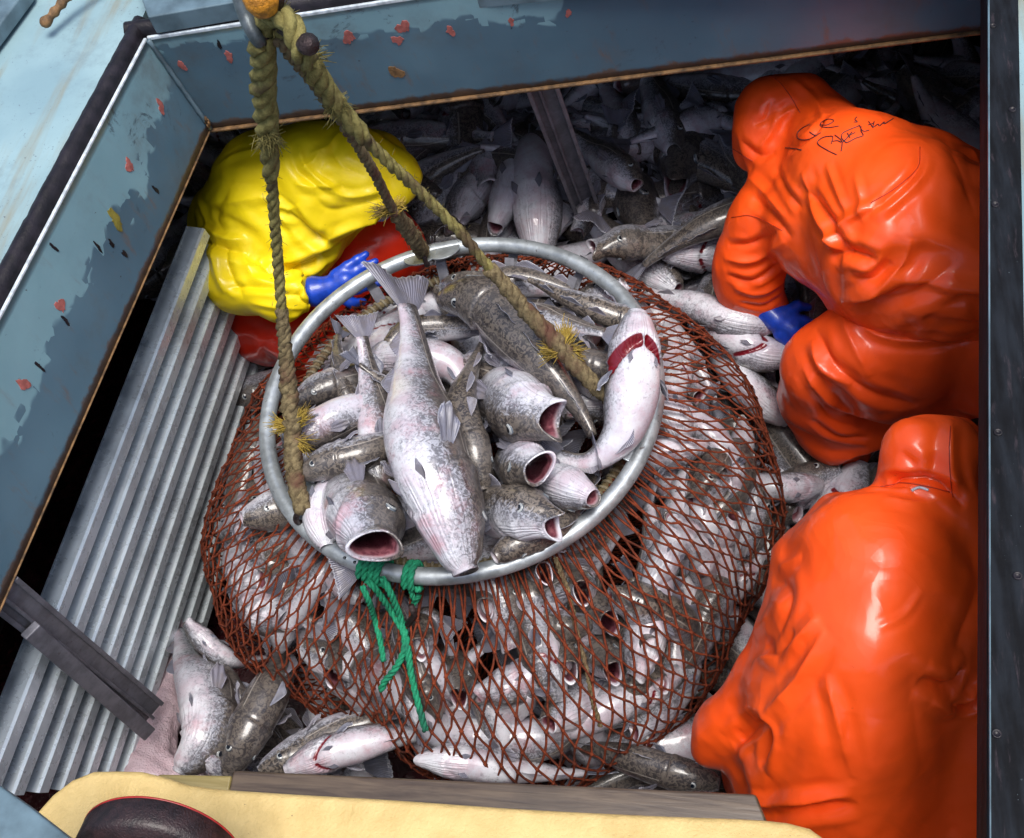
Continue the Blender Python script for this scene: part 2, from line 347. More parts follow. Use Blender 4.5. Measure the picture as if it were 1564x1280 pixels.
# ------------------------------------------------------------------ setting
ZR, ZB = 1.5, 1.2                                   # coaming rim and lower edge
def ext(a, b, k): return a+(b-a)*k
c0 = P(225, 60, ZR); l1 = P(0, 490, ZR); lend = ext(c0, l1, 2.3)
b0 = P(320, 195, ZB); lb1 = P(25, 870, ZB); lbend = ext(b0, lb1, 1.6)
r1 = P(1505, -80, ZR) ; _t = P(600, 3, ZR); r1 = ext(c0, _t, (P(1505, 0, ZR)-c0)[0]/(_t-c0)[0]); r1x = ext(c0, r1, 1.25)
rb1 = P(1505, 45, ZB); rb1x = ext(b0, rb1, 1.25)
WALLS = []
def wall_sheet(a0, a1, bb0, bb1, out, name, limf, parent, nx=80, nz=16, thick=.02, side=1):
    """steel coaming plate between rim line a and lower line b, with attributes for its paint"""
    V = []; F = []; band = []; al = []; lim = []
    for s in (0, 1):
        for i in range(nx+1):
            u = i/nx; pa = ext(a0, a1, u); pb = ext(bb0, bb1, u)
            for j in range(nz+1):
                v = j/nz; p = ext(pa, pb, v)+np.array(out)*thick*s
                if not s: p = p+np.array(out)*.001*math.sin(u*9+v*3)*math.sin(v*3.14)
                V.append(p); band.append(v); al.append(u); lim.append(limf(u))
    m = (nx+1)*(nz+1)
    for i in range(nx):
        for j in range(nz):
            q = (i*(nz+1)+j, (i+1)*(nz+1)+j, (i+1)*(nz+1)+j+1, i*(nz+1)+j+1); F.append(q); F.append(tuple(k+m for k in q[::-1]))
    for i in range(nx):
        for j in (0, nz): q = (i*(nz+1)+j, (i+1)*(nz+1)+j); F.append((q[0], q[1], q[1]+m, q[0]+m))
    WALLS.append(BVHTree.FromPolygons([Vector(v) for v in V], F))
    me = mesh(name, V, F, M['paint'], True, {'band': band, 'along': al, 'lim': lim})
    return obj(name, me, parent)
coam = obj('hatch_coaming', None, loc=(0, 0, 0)); tag(coam, 'blue-grey painted steel hatch coaming with ragged pale repaint and red spots', 'hatch coaming')
dl = unit(np.cross(unit(l1-c0), [0, 0, 1.])); dl = dl if dl[0] < 0 else -dl
db = unit(np.cross(unit(r1-c0), [0, 0, 1.])); db = db if db[1] > 0 else -db
wall_sheet(c0, lend, b0, lbend, dl, 'side_plate', lambda u: .42+.10*math.sin(u*7)+.1*u, coam)
wall_sheet(c0, r1x, b0, rb1x, db, 'back_plate', lambda u: .16+.16*math.exp(-((u-.3)/.12)**2)-.10*(u > .42), coam)
# rusty lower lip, weld bead and corner rust
def bar_between(mb, p, q, w, h, up=(0, 0, 1.), m=0):
    t = unit(q-p); up = np.array(up); s_ = unit(np.cross(t, up)); u = np.cross(s_, t)
    c = [p+s_*a*w/2+u*b*h/2 for a, b in ((-1, -1), (1, -1), (1, 1), (-1, 1))]; d = [v+(q-p) for v in c]
    mb.hull(c, d, m)
mb = MB(); bar_between(mb, b0+db*.014-np.array([0, 0, .008]), rb1x+db*.014-np.array([0, 0, .004]), .045, .008)
mb.build('lower_lip', M['rust'], coam, bevel=.003)
mb = MB(); bar_between(mb, b0+dl*.012-np.array([0, 0, .006]), lbend+dl*.012-np.array([0, 0, .002]), .030, .004)
mb.build('lower_lip', M['rust'], coam, bevel=.003)
mb = MB(); mb.tube([b0+(c0-b0)*k-dl*.004-db*.004 for k in np.linspace(0, 1, 14)], [.006+.001*math.sin(k*3) for k in range(14)], 8)
mb.build('corner_weld', M['plate'], coam, smooth=True)
mb = MB(); rr_ = np.random.RandomState(3)
for i in range(14):
    c = b0+np.array([0, 0, .006+.028*rr_.rand()])+(-dl)*.012*rr_.rand()+(-db)*.012*rr_.rand(); mb.tube([c, c+np.array([0, 0, .012])], [.005, .002], 6)
mb.build('corner_rust', M['rust'], coam, smooth=True)
# black rubber gasket on the rim and the pale chipped edge under it
def strip(line, outd, w0, w1, z0, z1, name, mat, nn=90, wob=.002, seed=1):
    rg = np.random.RandomState(seed); p = resample(line, nn); V = []; F = []
    k = 9; wob = .0008
    for i in range(nn):
        w = .0006*rg.randn()
        for j in range(k):
            a = math.pi*j/(k-1); o = w0+(w1-w0)*(1-math.cos(a))/2; z = z0+(z1-z0)*math.sin(a)
            V.append(p[i]+outd[i]*(o)+np.array([0, 0, z-ZR])+rg.randn(3)*wob*.5+np.array([0, 0, w]))
    for i in range(nn-1):
        for j in range(k-1): F.append((i*k+j, (i+1)*k+j, (i+1)*k+j+1, i*k+j+1))
        F.append((i*k+k-1, (i+1)*k+k-1, (i+1)*k, i*k))
    return obj(name, mesh(name, V, F, mat), coam)
nn = 120; strip([lend, ext(c0, lend, .5), c0-unit(lend-c0)*.055], [dl]*nn, .008, .062, ZR-.01, ZR+.028, 'rubber_gasket', M['rubber'], nn)
strip([c0-unit(r1x-c0)*.055, ext(c0, r1x, .5), r1x], [db]*nn, .008, .060, ZR-.01, ZR+.030, 'rubber_gasket', M['rubber'], nn, seed=2)
mb = MB(); bar_between(mb, lend+dl*.004, c0+dl*.004, .008, .010); mb.build('rim_edge', M['white_edge'], coam, bevel=.002)
mb = MB(); bar_between(mb, c0+db*.004, r1x+db*.004, .008, .010); mb.build('rim_edge', M['white_edge'], coam, bevel=.002)
# primer and paint spots: thin irregular daubs on the plates
def daub(o_name, cen, nrm, r, mat, seed, tallk=1.3, label=None, parent=coam):
    rg = np.random.RandomState(seed); n_ = unit(nrm); u = unit(np.cross(n_, [0, 0, 1.])); v = np.cross(n_, u); V = [cen+n_*.0012]; k = 22
    for i in range(k):
        a = 2*math.pi*i/k; q = r*(1+.28*math.sin(2*a+seed)+.16*math.sin(3*a+seed*2)+.12*rg.randn()); V.append(cen+n_*.001+u*math.cos(a)*q*.72+v*math.sin(a)*q*tallk)
    F = [(0, 1+i, 1+(i+1) % k) for i in range(k)]
    V2 = [p-n_*.003 for p in V[1:]]; V += V2; F += [(1+i, 1+k+i, 1+k+(i+1) % k, 1+(i+1) % k) for i in range(k)]
    o = obj(o_name, mesh(o_name, V, F, mat, False), parent)
    if label: o['label'] = label
    return o
def on_wall(px, py, a0, a1, bb0):
    hs = [w.ray_cast(Vector(CAM), Vector(ray(px, py))) for w in WALLS]; h_ = min([x for x in hs if x[0] is not None], key=lambda x: x[3]); n_ = np.array(h_[1]); n_ = n_ if n_@(CAM-np.array(h_[0])) > 0 else -n_
    return np.array(h_[0])+n_*.0008, n_
for k, (px, py, r, side) in enumerate([(245, 162, .011, 0), (197, 253, .012, 0), (92, 467, .012, 0), (36, 587, .012, 0), (278, 100, .011, 1), (350, 86, .012, 1), (532, 57, .015, 1), (616, 41, .016, 1), (607, 61, .012, 1), (605, 111, .017, 1), (688, 47, .011, 1), (781, 33, .008, 1), (868, 20, .008, 1)]):
    p, n_ = on_wall(px, py, c0, *( (l1, b0) if side == 0 else (r1, b0))); daub('primer_spot', p, n_, r*1.25, M['red_primer'] if k != 9 else M['rust'], k, .9 if side else 1.2)
p, n_ = on_wall(176, 335, c0, l1, b0); daub('olive_spot', p, n_, .021, M['olive'], 31, 1.3)
for k, (px, py) in enumerate([(150, 378), (170, 372), (190, 388), (238, 290), (82, 378), (60, 560), (100, 490), (335, 68)]):
    p, n_ = on_wall(px, py, c0, *((l1, b0) if k < 7 else (r1, b0))); daub('paint_chip', p, n_, .006, M['rubber'], 50+k, 2.2)

def sheet(name, poly, z0, z1, mat, kind='structure', **kw):
    m_ = MB(); m_.hull([np.array([*p[:2], z0]) for p in poly], [np.array([*p[:2], z1]) for p in poly]); o = m_.build(name, mat, **kw)
    if kind: o['kind'] = kind
    return o
B = 7.
dlo = c0+dl*.064; q1 = lend+dl*.064
# side deck outside the left coaming, back deck, right deck and the deck below the photographer
sheet('deck_left', [dlo+unit(c0-lend)*.058, q1, q1+np.array([-B, 0, 0]), dlo+unit(c0-lend)*.058+unit(np.array([-1, -.05, 0]))*B][::-1], ZR-.05, ZR-.02, M['deck'])
bk0 = c0+db*.06; bk1 = r1x+db*.06
sheet('deck_far_left', [dlo+unit(c0-lend)*.0585+unit(np.array([-1, -.05, 0]))*B, dlo+unit(c0-lend)*.0585, np.array([dlo[0]+.02, 5., 0]), np.array([-B, 5., 0])], ZR-.05, ZR-.0205, M['deck'])
sheet('deck_back', [np.array([dlo[0]+.0205, bk0[1]+.003, 0]), bk1+np.array([B, .003, 0]), bk1+np.array([B, B, 0]), np.array([dlo[0]+.0205, B, 0])], ZR-.05, ZR-.022, M['plate'])
rx = P(1500, 700, 1.42)[0]+.02
sheet('deck_right', [P(1525, -100, ZR), P(1525, 1500, ZR), P(1525, 1500, ZR)+np.array([B, 0, 0]), P(1525, -100, ZR)+np.array([B, 0, 0])][::-1], ZR-.05, ZR-.024, M['deck'])
sheet('deck_front', [(-B, -1.62), (-B, -B), (B, -B), (B, -1.62)], ZR-.35, ZR-.30, M['plate'])
# hold below the deck
fl = MB(); fl.box((0, 1, -.30), (2*B, 2*B, .04)); fl.build('hold_floor', M['slurry'])['kind'] = 'structure'
for nm, c, d in (('hold_wall_left', (-1.9, 1, .6), (.05, 6, 1.8)), ('hold_wall_back', (.8, 3.2, .6), (8, .05, 1.8)), ('hold_wall_right', (2.4, 1, .6), (.05, 6, 1.8)), ('hold_wall_front', (.8, -1.45, .45), (8, .05, 1.5))):
    m_ = MB(); m_.box(c, d); m_.build(nm, M['dark'])['kind'] = 'structure'

# right-hand beam along the hatch edge
bm = obj('hatch_edge_beam', None); tag(bm, 'dark weathered bolted beam running down the right edge of the hatch', 'beam')
q = [P(1508, -120, 1.5), P(1508, 1400, 1.5), P(1582, 1400, 1.5), P(1554, -120, 1.5)]
m_ = MB(); m_.hull([v-np.array([0, 0, .09]) for v in q], q); o = m_.build('timber', M['beam'], bm, bevel=.006, bseg=3)
m_ = MB(); m_.hull([P(1504.5, -120, 1.47), P(1504.5, 1400, 1.47), P(1507.4, 1400, 1.47), P(1507.4, -120, 1.47)], [v+np.array([0, 0, .033]) for v in [P(1504.5, -120, 1.47), P(1504.5, 1400, 1.47), P(1507.4, 1400, 1.47), P(1507.4, -120, 1.47)]]); m_.build('edge_trim', M['plate'], bm, bevel=.001)
for px, py in ((1518, 40), (1548, 168), (1522, 313), (1526, 661), (1524, 1121), (1556, 880)):
    c = P(px-2, py, 1.5); m_ = MB(); m_.lathe([(.0, -.01), (.0065, -.01), (.0065, .002), (.005, .003), (.004, .001), (.0, .001)], c, 14); m_.build('bolt', M['rubber'], bm, smooth=True)
# corrugated pen boards, slanting down to the fish
A_ = P(285, 345, .90); B_ = P(-60, 1215, .90); C_ = P(205, 1190, .02); D_ = C_+(A_-B_)*1.0
def pen_boards():
    n_ = 9; V = []; F = []; prof = []
    for k in range(n_):
        for (a, h) in ((0, 0), (.06, 0), (.09, .044), (.11, .048), (.46, .048), (.48, .044), (.52, 0), (.68, -.002), (.74, .008), (.80, .008), (.86, -.002), (1, 0)): prof.append(((k+a)/n_, h))
    w = (C_-B_)*1.14; nrm = unit(np.cross(A_-B_, w)); nrm = nrm if nrm@(CAM-A_) > 0 else -nrm
    ln = 40
    for i in range(ln+1):
        u = i/ln
        for (v, h) in prof: V.append(B_+(A_-B_)*(u*1.0-.0)+w*v+nrm*h+nrm*.001*math.sin(u*5+v*3))
    m = len(prof)
    for i in range(ln):
        for j in range(m-1): F.append((i*m+j, (i+1)*m+j, (i+1)*m+j+1, i*m+j+1))
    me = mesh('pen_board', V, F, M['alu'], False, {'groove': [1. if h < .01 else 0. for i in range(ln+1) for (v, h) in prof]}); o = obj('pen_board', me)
    s_ = o.modifiers.new('s', 'SOLIDIFY'); s_.thickness = .004; s_.offset = -1
    b_ = o.modifiers.new('b', 'BEVEL'); b_.width = .0015; b_.segments = 2; b_.limit_method = 'ANGLE'; b_.angle_limit = math.radians(20)
    return o
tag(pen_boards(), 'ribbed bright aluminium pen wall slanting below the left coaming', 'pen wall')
def channel(name, a, b, w, dep, label, facing, mat='steel', ribs=True):
    r = obj(name, None, loc=tuple(b)); tag(r, label, 'post'); a = a-b; z = np.zeros(3)
    t = unit(a-z); f = np.array(facing, float); f = unit(f-t*(f@t)); s_ = np.cross(t, f)
    def prism(poly, nm, m):
        m_ = MB(); c = [s_*x+f*y for x, y in poly]; m_.hull(c, [v+a for v in c]); m_.build(nm, m, r, bevel=.002)
    prism([(-w/2, -dep), (w/2, -dep), (w/2, -dep+.006), (-w/2, -dep+.006)], 'web', M[mat])
    for sx in (-1, 1):
        x0, x1 = sorted((sx*w/2, sx*(w/2-.012))); prism([(x0, -dep+.0065), (x1, -dep+.0065), (x1, 0), (x0, 0)], 'flange', M[mat])
    if ribs: prism([(-w*.16, -dep+.0065), (-w*.05, -dep+.0065), (-w*.05, -dep+.02), (-w*.16, -dep+.02)], 'rib', M[mat])
    return r
view = lambda p: unit(CAM-np.asarray(p))
channel('stanchion', P(822, 118, 1.16), P(908, 352, .30), .085, .045, 'dark grooved steel stanchion rising from the fish to the back coaming', view(P(850, 230, .7)))
pa = P(6, 905, 1.19); pb = P(236, 1092, .27)
channel('slotted_post', pa, pb, .080, .012, 'dark steel slotted post leaning across the ribbed aluminium wall', view(pa))
mb = MB(); a_, b_ = P(46, 962, 1.05), P(226, 1120, .30); bar_between(mb, a_, b_, .040, .02, up=view(a_))
tag(mb.build('keeper_bar', M['steel'], None, bevel=.003), 'flat steel keeper bar bolted along the lower side of the slotted post', 'bar')
# foreground: padded yellow ledge, board, winch drum, plate
out = [(-10, 1330), (60, 1232), (95, 1200), (125, 1180), (160, 1176), (228, 1178), (262, 1190), (310, 1201), (430, 1210), (600, 1220), (800, 1234), (1000, 1244), (1170, 1251), (1235, 1263), (1262, 1280), (1300, 1330), (1330, 1420), (-60, 1420)]
zf = 1.16
top = [P(x, y, zf) for x, y in resample([(x, y, 0) for x, y in out], 90, closed=True)[:, :2]]
mb = MB(); mb.hull([v-np.array([0, 0, .07]) for v in top], top); o = mb.build('padded_ledge', M['foam'], bevel=.014, bseg=4)
tag(o, 'pale yellow padded ledge with a pitted surface along the near side', 'ledge')
w_ = [P(355, 1176, 1.05), P(1155, 1212, 1.05), P(1175, 1262, 1.05), P(345, 1222, 1.05)]
mb = MB(); mb.hull([v-np.array([0, 0, .045]) for v in w_], w_); mb.build('wet_board', M['wood'], bevel=.006); bpy.data.objects['wet_board']
tag(bpy.data.objects['wet_board'], 'wet brown wooden board lying between the fish and yellow ledge', 'board')
w_ = [P(240, 1182, 1.03), P(354, 1184, 1.03), P(345, 1232, 1.03), P(240, 1232, 1.03)]
mb = MB(); mb.hull([v-np.array([0, 0, .04]) for v in w_], w_); o = mb.build('board_end', wood_mat('yellow_board', (.22, .17, .05), (.36, .29, .12)), bevel=.005)
tag(o, 'short yellowish wood end butting the wet brown board', 'board')
cdr = P(250, 1292, 1.36)
dr_ = obj('winch_drum', None, loc=tuple(cdr)); tag(dr_, 'dark red-brown flanged winch drum standing on the yellow ledge', 'winch drum')
R_ = .128; vd_ = unit(CAM-cdr); az_ = RW[:, 1]*.9+RW[:, 0]*.36; az_ = unit(az_-vd_*(az_@vd_))*.87-vd_*.49; ax_ = unit(np.cross(az_, [0, 0, 1.])); RD = np.stack([ax_, np.cross(az_, ax_), az_], 1)
mb = MB(); mb.lathe([(R_*.60, -.34), (R_*.58, -.14), (R_*.60, -.09), (R_*.66, -.065), (R_*.80, -.054), (R_*.94, -.050), (R_*.985, -.045), (R_*1.0, -.036), (R_*1.0, -.004), (R_*.98, 0), (0.001, .0)], (0, 0, 0), 72, R=RD); mb.build('flange', M['drum'], dr_, smooth=True)
mb = MB(); mb.lathe([(R_*.975, .0005), (R_*1.002, -.0005), (R_*1.003, -.003), (R_*.99, -.0035)], (0, 0, 0), 72, R=RD); mb.build('rim', M['drum_edge'], dr_, smooth=True)
mb = MB(); q_ = [P(-60, 1165, 1.5), P(0, 1200, 1.5), P(45, 1232, 1.5), P(128, 1296, 1.5), P(128, 1400, 1.5), P(-60, 1400, 1.5)]; mb.hull([v-np.array([0, 0, .02]) for v in q_], q_)
o = mb.build('corner_plate', M['plate'], bevel=.004); tag(o, 'blue-grey steel plate in the near left corner', 'plate')
# bits on deck, top left
pt = [P(70, 34, 1.52), P(110, -12, 1.54), P(170, -70, 1.57)]
rd = obj('grip_bar', None, loc=tuple(pt[0])); tag(rd, 'brown ribbed bar end lying on the pale deck', 'bar')
pp = resample(np.array(pt)-pt[0], 40); mb = MB(); mb.tube(pp, [.011+.0022*math.sin(i*1.4) for i in range(40)], 14); mb.build('shaft', M['rust'], rd, smooth=True)
mb = MB(); mb.lathe([(0.0005, -.012), (.010, -.010), (.0145, -.003), (.0145, .004), (.010, .012), (0.0005, .013)], (0, 0, .0), 18); mb.build('knob', M['rust'], rd, smooth=True)
q_ = [P(-40, 90, 1.53), P(42, -20, 1.53), P(42, -160, 1.53), P(-200, -160, 1.53), P(-200, 90, 1.53)]
mb = MB(); mb.hull([v-np.array([0, 0, .04]) for v in q_], q_); tag(mb.build('deck_box', M['plate'], bevel=.006), 'dark blue box edge at the far left corner of the deck', 'box')
q_ = [P(216, -2, 1.56), P(226, 26, 1.56), P(420, -8, 1.56), P(420, -160, 1.56), P(160, -160, 1.56)]
mb = MB(); mb.hull([v-np.array([0, 0, .05]) for v in q_], q_); tag(mb.build('hatch_cover_plate', M['plate'], bevel=.004), 'dark blue-grey steel cover plate behind the back coaming corner', 'plate')

up_ = RW[:, 1]; rt_ = RW[:, 0]
# ------------------------------------------------------------------ people
def surface_nets(val, lo, h):
    nx, ny, nz = val.shape; s = val < 0; c = None; cs = [(i, j, k) for i in (0, 1) for j in (0, 1) for k in (0, 1)]
    sub = lambda A, o: A[o[0]:nx-1+o[0], o[1]:ny-1+o[1], o[2]:nz-1+o[2]]
    cnt = sum(sub(s, o).astype(np.int8) for o in cs); act = (cnt > 0) & (cnt < 8)
    idx = -np.ones(act.shape, int); ii = np.argwhere(act); idx[act] = np.arange(len(ii))
    acc = np.zeros((len(ii), 3)); num = np.zeros(len(ii))
    g = lambda o: val[ii[:, 0]+o[0], ii[:, 1]+o[1], ii[:, 2]+o[2]]
    for a in cs:
        for ax in range(3):
            if a[ax]: continue
            b = list(a); b[ax] = 1; va, vb = g(a), g(b); m = (va < 0) != (vb < 0); t = np.where(m, va/np.where(m, va-vb, 1), 0)
            p = np.tile(np.array(a, float), (len(ii), 1)); p[:, ax] += t; acc[m] += p[m]; num[m] += 1
    V = lo+h*(ii+acc/num[:, None]); F = []
    for ax in range(3):
        o1, o2 = [(1, 2), (2, 0), (0, 1)][ax]
        sl = [slice(0, n_) for n_ in val.shape]; s0 = list(sl); s1 = list(sl); s0[ax] = slice(0, val.shape[ax]-1); s1[ax] = slice(1, val.shape[ax])
        a, b = s[tuple(s0)], s[tuple(s1)]; e = np.argwhere(a != b); e = e[(e[:, o1] > 0) & (e[:, o2] > 0) & (e[:, o1] < val.shape[o1]-1) & (e[:, o2] < val.shape[o2]-1)]
        fl_ = a[e[:, 0], e[:, 1], e[:, 2]]
        def id_(d1, d2): q = e.copy(); q[:, o1] -= d1; q[:, o2] -= d2; return idx[q[:, 0], q[:, 1], q[:, 2]]
        Q = np.stack([id_(1, 1), id_(0, 1), id_(0, 0), id_(1, 0)], 1); Q[~fl_] = Q[~fl_][:, ::-1]; F.append(Q[(Q >= 0).all(1)])
    return V, np.concatenate(F)
def sdf_mesh(chains, h, k=.04, grow=0., cut=None):
    """chains: lists of (point, radius); smooth union"""
    allp = np.array([p for c in chains for p, r in c]); R = max(r for c in chains for p, r in c)+.03+max(grow, 0)
    lo = allp.min(0)-R; hi = allp.max(0)+R; n_ = np.ceil((hi-lo)/h).astype(int)+1
    ax = [lo[i]+h*np.arange(n_[i]) for i in range(3)]; G = np.stack(np.meshgrid(*ax, indexing='ij'), -1).astype(np.float32)
    D = None
    for c in chains:
        for (p, r), (q, t) in (zip(c[:-1], c[1:]) if len(c) > 1 else [(c[0], c[0])]):
            pq = (q-p).astype(np.float32); L2 = float(pq@pq)+1e-9; u = np.clip(((G-p.astype(np.float32))@pq)/L2, 0, 1)
            d = np.linalg.norm(G-p.astype(np.float32)-u[..., None]*pq, axis=-1)-(r+(t-r)*u)-grow
            if D is None: D = d
            else: hh = np.clip(.5+.5*(d-D)/k, 0, 1); D = d+(D-d)*hh-k*hh*(1-hh)
    if cut is not None: D = np.maximum(D, cut(G))
    return surface_nets(D, lo, h)
def vnorm(V, F):
    n_ = np.zeros_like(V); fn = np.cross(V[F[:, 2]]-V[F[:, 0]], V[F[:, 3]]-V[F[:, 1]])
    for k in range(4): np.add.at(n_, F[:, k], fn)
    return n_/(np.linalg.norm(n_, axis=1)[:, None]+1e-12)
def smooth(V, F, it=2):
    for _ in range(it):
        s_ = np.zeros_like(V); c = np.zeros(len(V))
        for a in range(4):
            np.add.at(s_, F[:, a], V[F[:, (a+1) % 4]]); np.add.at(c, F[:, a], 1)
            np.add.at(s_, F[:, a], V[F[:, (a+3) % 4]]); np.add.at(c, F[:, a], 1)
        V = .5*V+.5*s_/np.maximum(c, 1)[:, None]
    return V
def seg_dist(V, A, Bp):
    ab = Bp-A; t = np.clip(((V-A)@ab)/(ab@ab+1e-12), 0, 1); return np.linalg.norm(V-A-t[:, None]*ab, axis=1), t
def cast(bvh, px, py):
    r = ray(px, py); hit = bvh.ray_cast(Vector(CAM), Vector(r)); return None if hit[0] is None else (np.array(hit[0]), np.array(hit[1]))
def apply_folds(V, F, folds):
    """fold: (pixel polyline, amplitude m, width m); negative = crease. Profile tapers at both ends."""
    bvh = BVHTree.FromPolygons([Vector(v) for v in V], [tuple(map(int, f)) for f in F]); Nn = vnorm(V, F); disp = np.zeros(len(V))
    for (pl_, amp, wd) in folds:
        q = resample([(x, y, 0) for x, y in pl_], max(4, len(pl_)*4)); pts = [cast(bvh, a[0], a[1]) for a in q]; pts = [p[0] for p in pts if p is not None]
        if len(pts) < 2: continue
        dm = np.full(len(V), 9.); tt = np.zeros(len(V)); n_ = len(pts)-1
        c = np.mean(pts, 0); rad = max(np.linalg.norm(np.array(pts)-c, axis=1))+wd*4; near = np.linalg.norm(V-c, axis=1) < rad; Vn = V[near]; dn = dm[near]; tn = tt[near]
        for i in range(n_):
            d, t = seg_dist(Vn, pts[i], pts[i+1]); m = d < dn; dn[m] = d[m]; tn[m] = (i+t[m])/n_
        tap = np.clip(np.minimum(tn, 1-tn)*4, 0, 1)**.6 if n_ > 0 else 1
        x = dn/wd; prof = 1.15*np.exp(-np.sqrt(x*x+.04)*1.5)-.30*np.exp(-((x-2.2)/1.0)**2); disp[near] += amp*prof*tap
    return V+Nn*disp[:, None]
def chain(lst): # (px,py,z,rpx)
    out = []
    for (px, py, z, r) in lst:
        p = P(px, py, z); out.append((p, r*mpp(p)))
    return out
def drape(V, F, col, frames=22, grow=.10, bend=1.5, pin=.35, smooth_it=1, grav=1., tens=30, pinf=None):
    """settle a garment over the body underneath with Blender's cloth solver, return settled vertices"""
    me = mesh('drape_tmp', V, F); o = obj('drape_tmp', me)
    cm = mesh('drape_col', col[0], col[1]); co = obj('drape_col', cm)
    cmod = co.modifiers.new('c', 'COLLISION'); co.collision.thickness_outer = .006; co.collision.cloth_friction = 8
    vg = o.vertex_groups.new(name='pin')
    for i in range(len(V)): 
        w = float(pinf[i]) if pinf is not None else 0
        if w > 0: vg.add([i], w, 'REPLACE')
    m = o.modifiers.new('cloth', 'CLOTH'); st = m.settings
    st.quality = 5; st.mass = .4; st.tension_stiffness = tens; st.compression_stiffness = tens; st.shear_stiffness = tens*.5; st.bending_stiffness = bend; st.air_damping = 3
    st.tension_damping = 10; st.compression_damping = 10; st.shear_damping = 10
    st.shrink_min = -grow; st.vertex_group_mass = 'pin'; st.pin_stiffness = pin
    st.effector_weights.gravity = grav
    m.collision_settings.distance_min = .004; m.collision_settings.use_self_collision = False; m.collision_settings.collision_quality = 2
    m.point_cache.frame_start = 1; m.point_cache.frame_end = frames+2
    for f in range(1, frames+1): sc.frame_set(f)
    dg = bpy.context.evaluated_depsgraph_get(); ev = o.evaluated_get(dg).to_mesh()
    W_ = np.empty(len(ev.vertices)*3, np.float32); ev.vertices.foreach_get('co', W_); W_ = W_.reshape(-1, 3).astype(float)
    o.evaluated_get(dg).to_mesh_clear()
    bpy.data.objects.remove(o); bpy.data.objects.remove(co); sc.frame_set(1)
    return W_

def subdiv(V, F, lv=1):
    me = mesh('sub_tmp', V, F); o = obj('sub_tmp', me); m = o.modifiers.new('s', 'SUBSURF'); m.levels = lv
    dg = bpy.context.evaluated_depsgraph_get(); oe = o.evaluated_get(dg); ev = oe.to_mesh()
    W_ = np.empty(len(ev.vertices)*3, np.float32); ev.vertices.foreach_get('co', W_)
    Fq = np.empty(len(ev.loops), np.int32); ev.loops.foreach_get('vertex_index', Fq); Fq = Fq.reshape(-1, 4)
    oe.to_mesh_clear(); bpy.data.objects.remove(o); return W_.reshape(-1, 3).astype(float), Fq.copy()
def view_cut(a, b, near=None, rad=None):
    """half space left of the sight plane through two pixels; optionally only round a point"""
    n_ = unit(np.cross(ray(*a), ray(*b)))
    def f(G):
        d = (G-CAM.astype(np.float32))@n_.astype(np.float32)
        if near is not None: d = np.where(np.linalg.norm(G-near.astype(np.float32), axis=-1) < rad, d, -1.)
        return d
    return f
def garment(name, chains, mat, parent, h=.0085, k=.045, folds=(), wr=.0035, wf=26., rid=.009, drp=None, seed=0, ani=None, org=None, auto=(), cut=None):
    drp = dict(drp) if drp else None
    if drp:
        hc = drp.pop('h', .018); V, F = sdf_mesh(chains, hc, k, cut=cut); V = smooth(V, F, 1); Nn = vnorm(V, F)
        rs = np.random.RandomState(seed); V0 = V.copy(); V = V+Nn*(.004*snoise(V, 22, seed, 2)+.001*rs.randn(len(V)))[:, None]
        col = sdf_mesh(chains, hc*.9, k, grow=-drp.pop('gap', .022))
        pf = np.clip(snoise(V, 9, seed+20, 1)-.55, 0, 1)*drp.pop('pk', .8)
        V = drape(V, F, col, pinf=pf, **drp); V = smooth(V, F, 1); V, F = subdiv(V, F, 1 if hc < .015 else 2)
    else:
        V, F = sdf_mesh(chains, h, k, cut=cut); V = smooth(V, F, 2)
    Nn = vnorm(V, F)
    if not drp:
        q1_ = snoise(V, 11, seed, 1); q2_ = snoise(V*np.array([1, .45, 1.2]), 17, seed+5, 2); q3_ = snoise(V*np.array([.5, 1, .9]), 24, seed+9, 2); mk_ = np.clip(.5+1.2*snoise(V, 6, seed+3, 1), 0, 1)
        V = V+Nn*(wr*q1_*1.2+rid*((1-np.abs(q2_))**7)*mk_-rid*.8*((1-np.abs(q3_))**8)*(1-mk_))[:, None]
    V = apply_folds(V, F, folds)
    if not drp: V = smooth(V, F, 1)
    o = obj(name, mesh(name, V-org, F, mat), parent); return o, V, F
def person(label, body_chains, parts, loc, head):
    V, F = sdf_mesh(body_chains+[head], .016, .03, grow=-.038); V = smooth(V, F, 1)
    root = obj('person', mesh('person', V-loc, F, M['skin']), loc=tuple(loc)); tag(root, label, 'person')
    res = []
    for (nm, ch, mat, kw) in parts: res.append(garment(nm, ch, mat, root, org=loc, **kw))
    return root, res
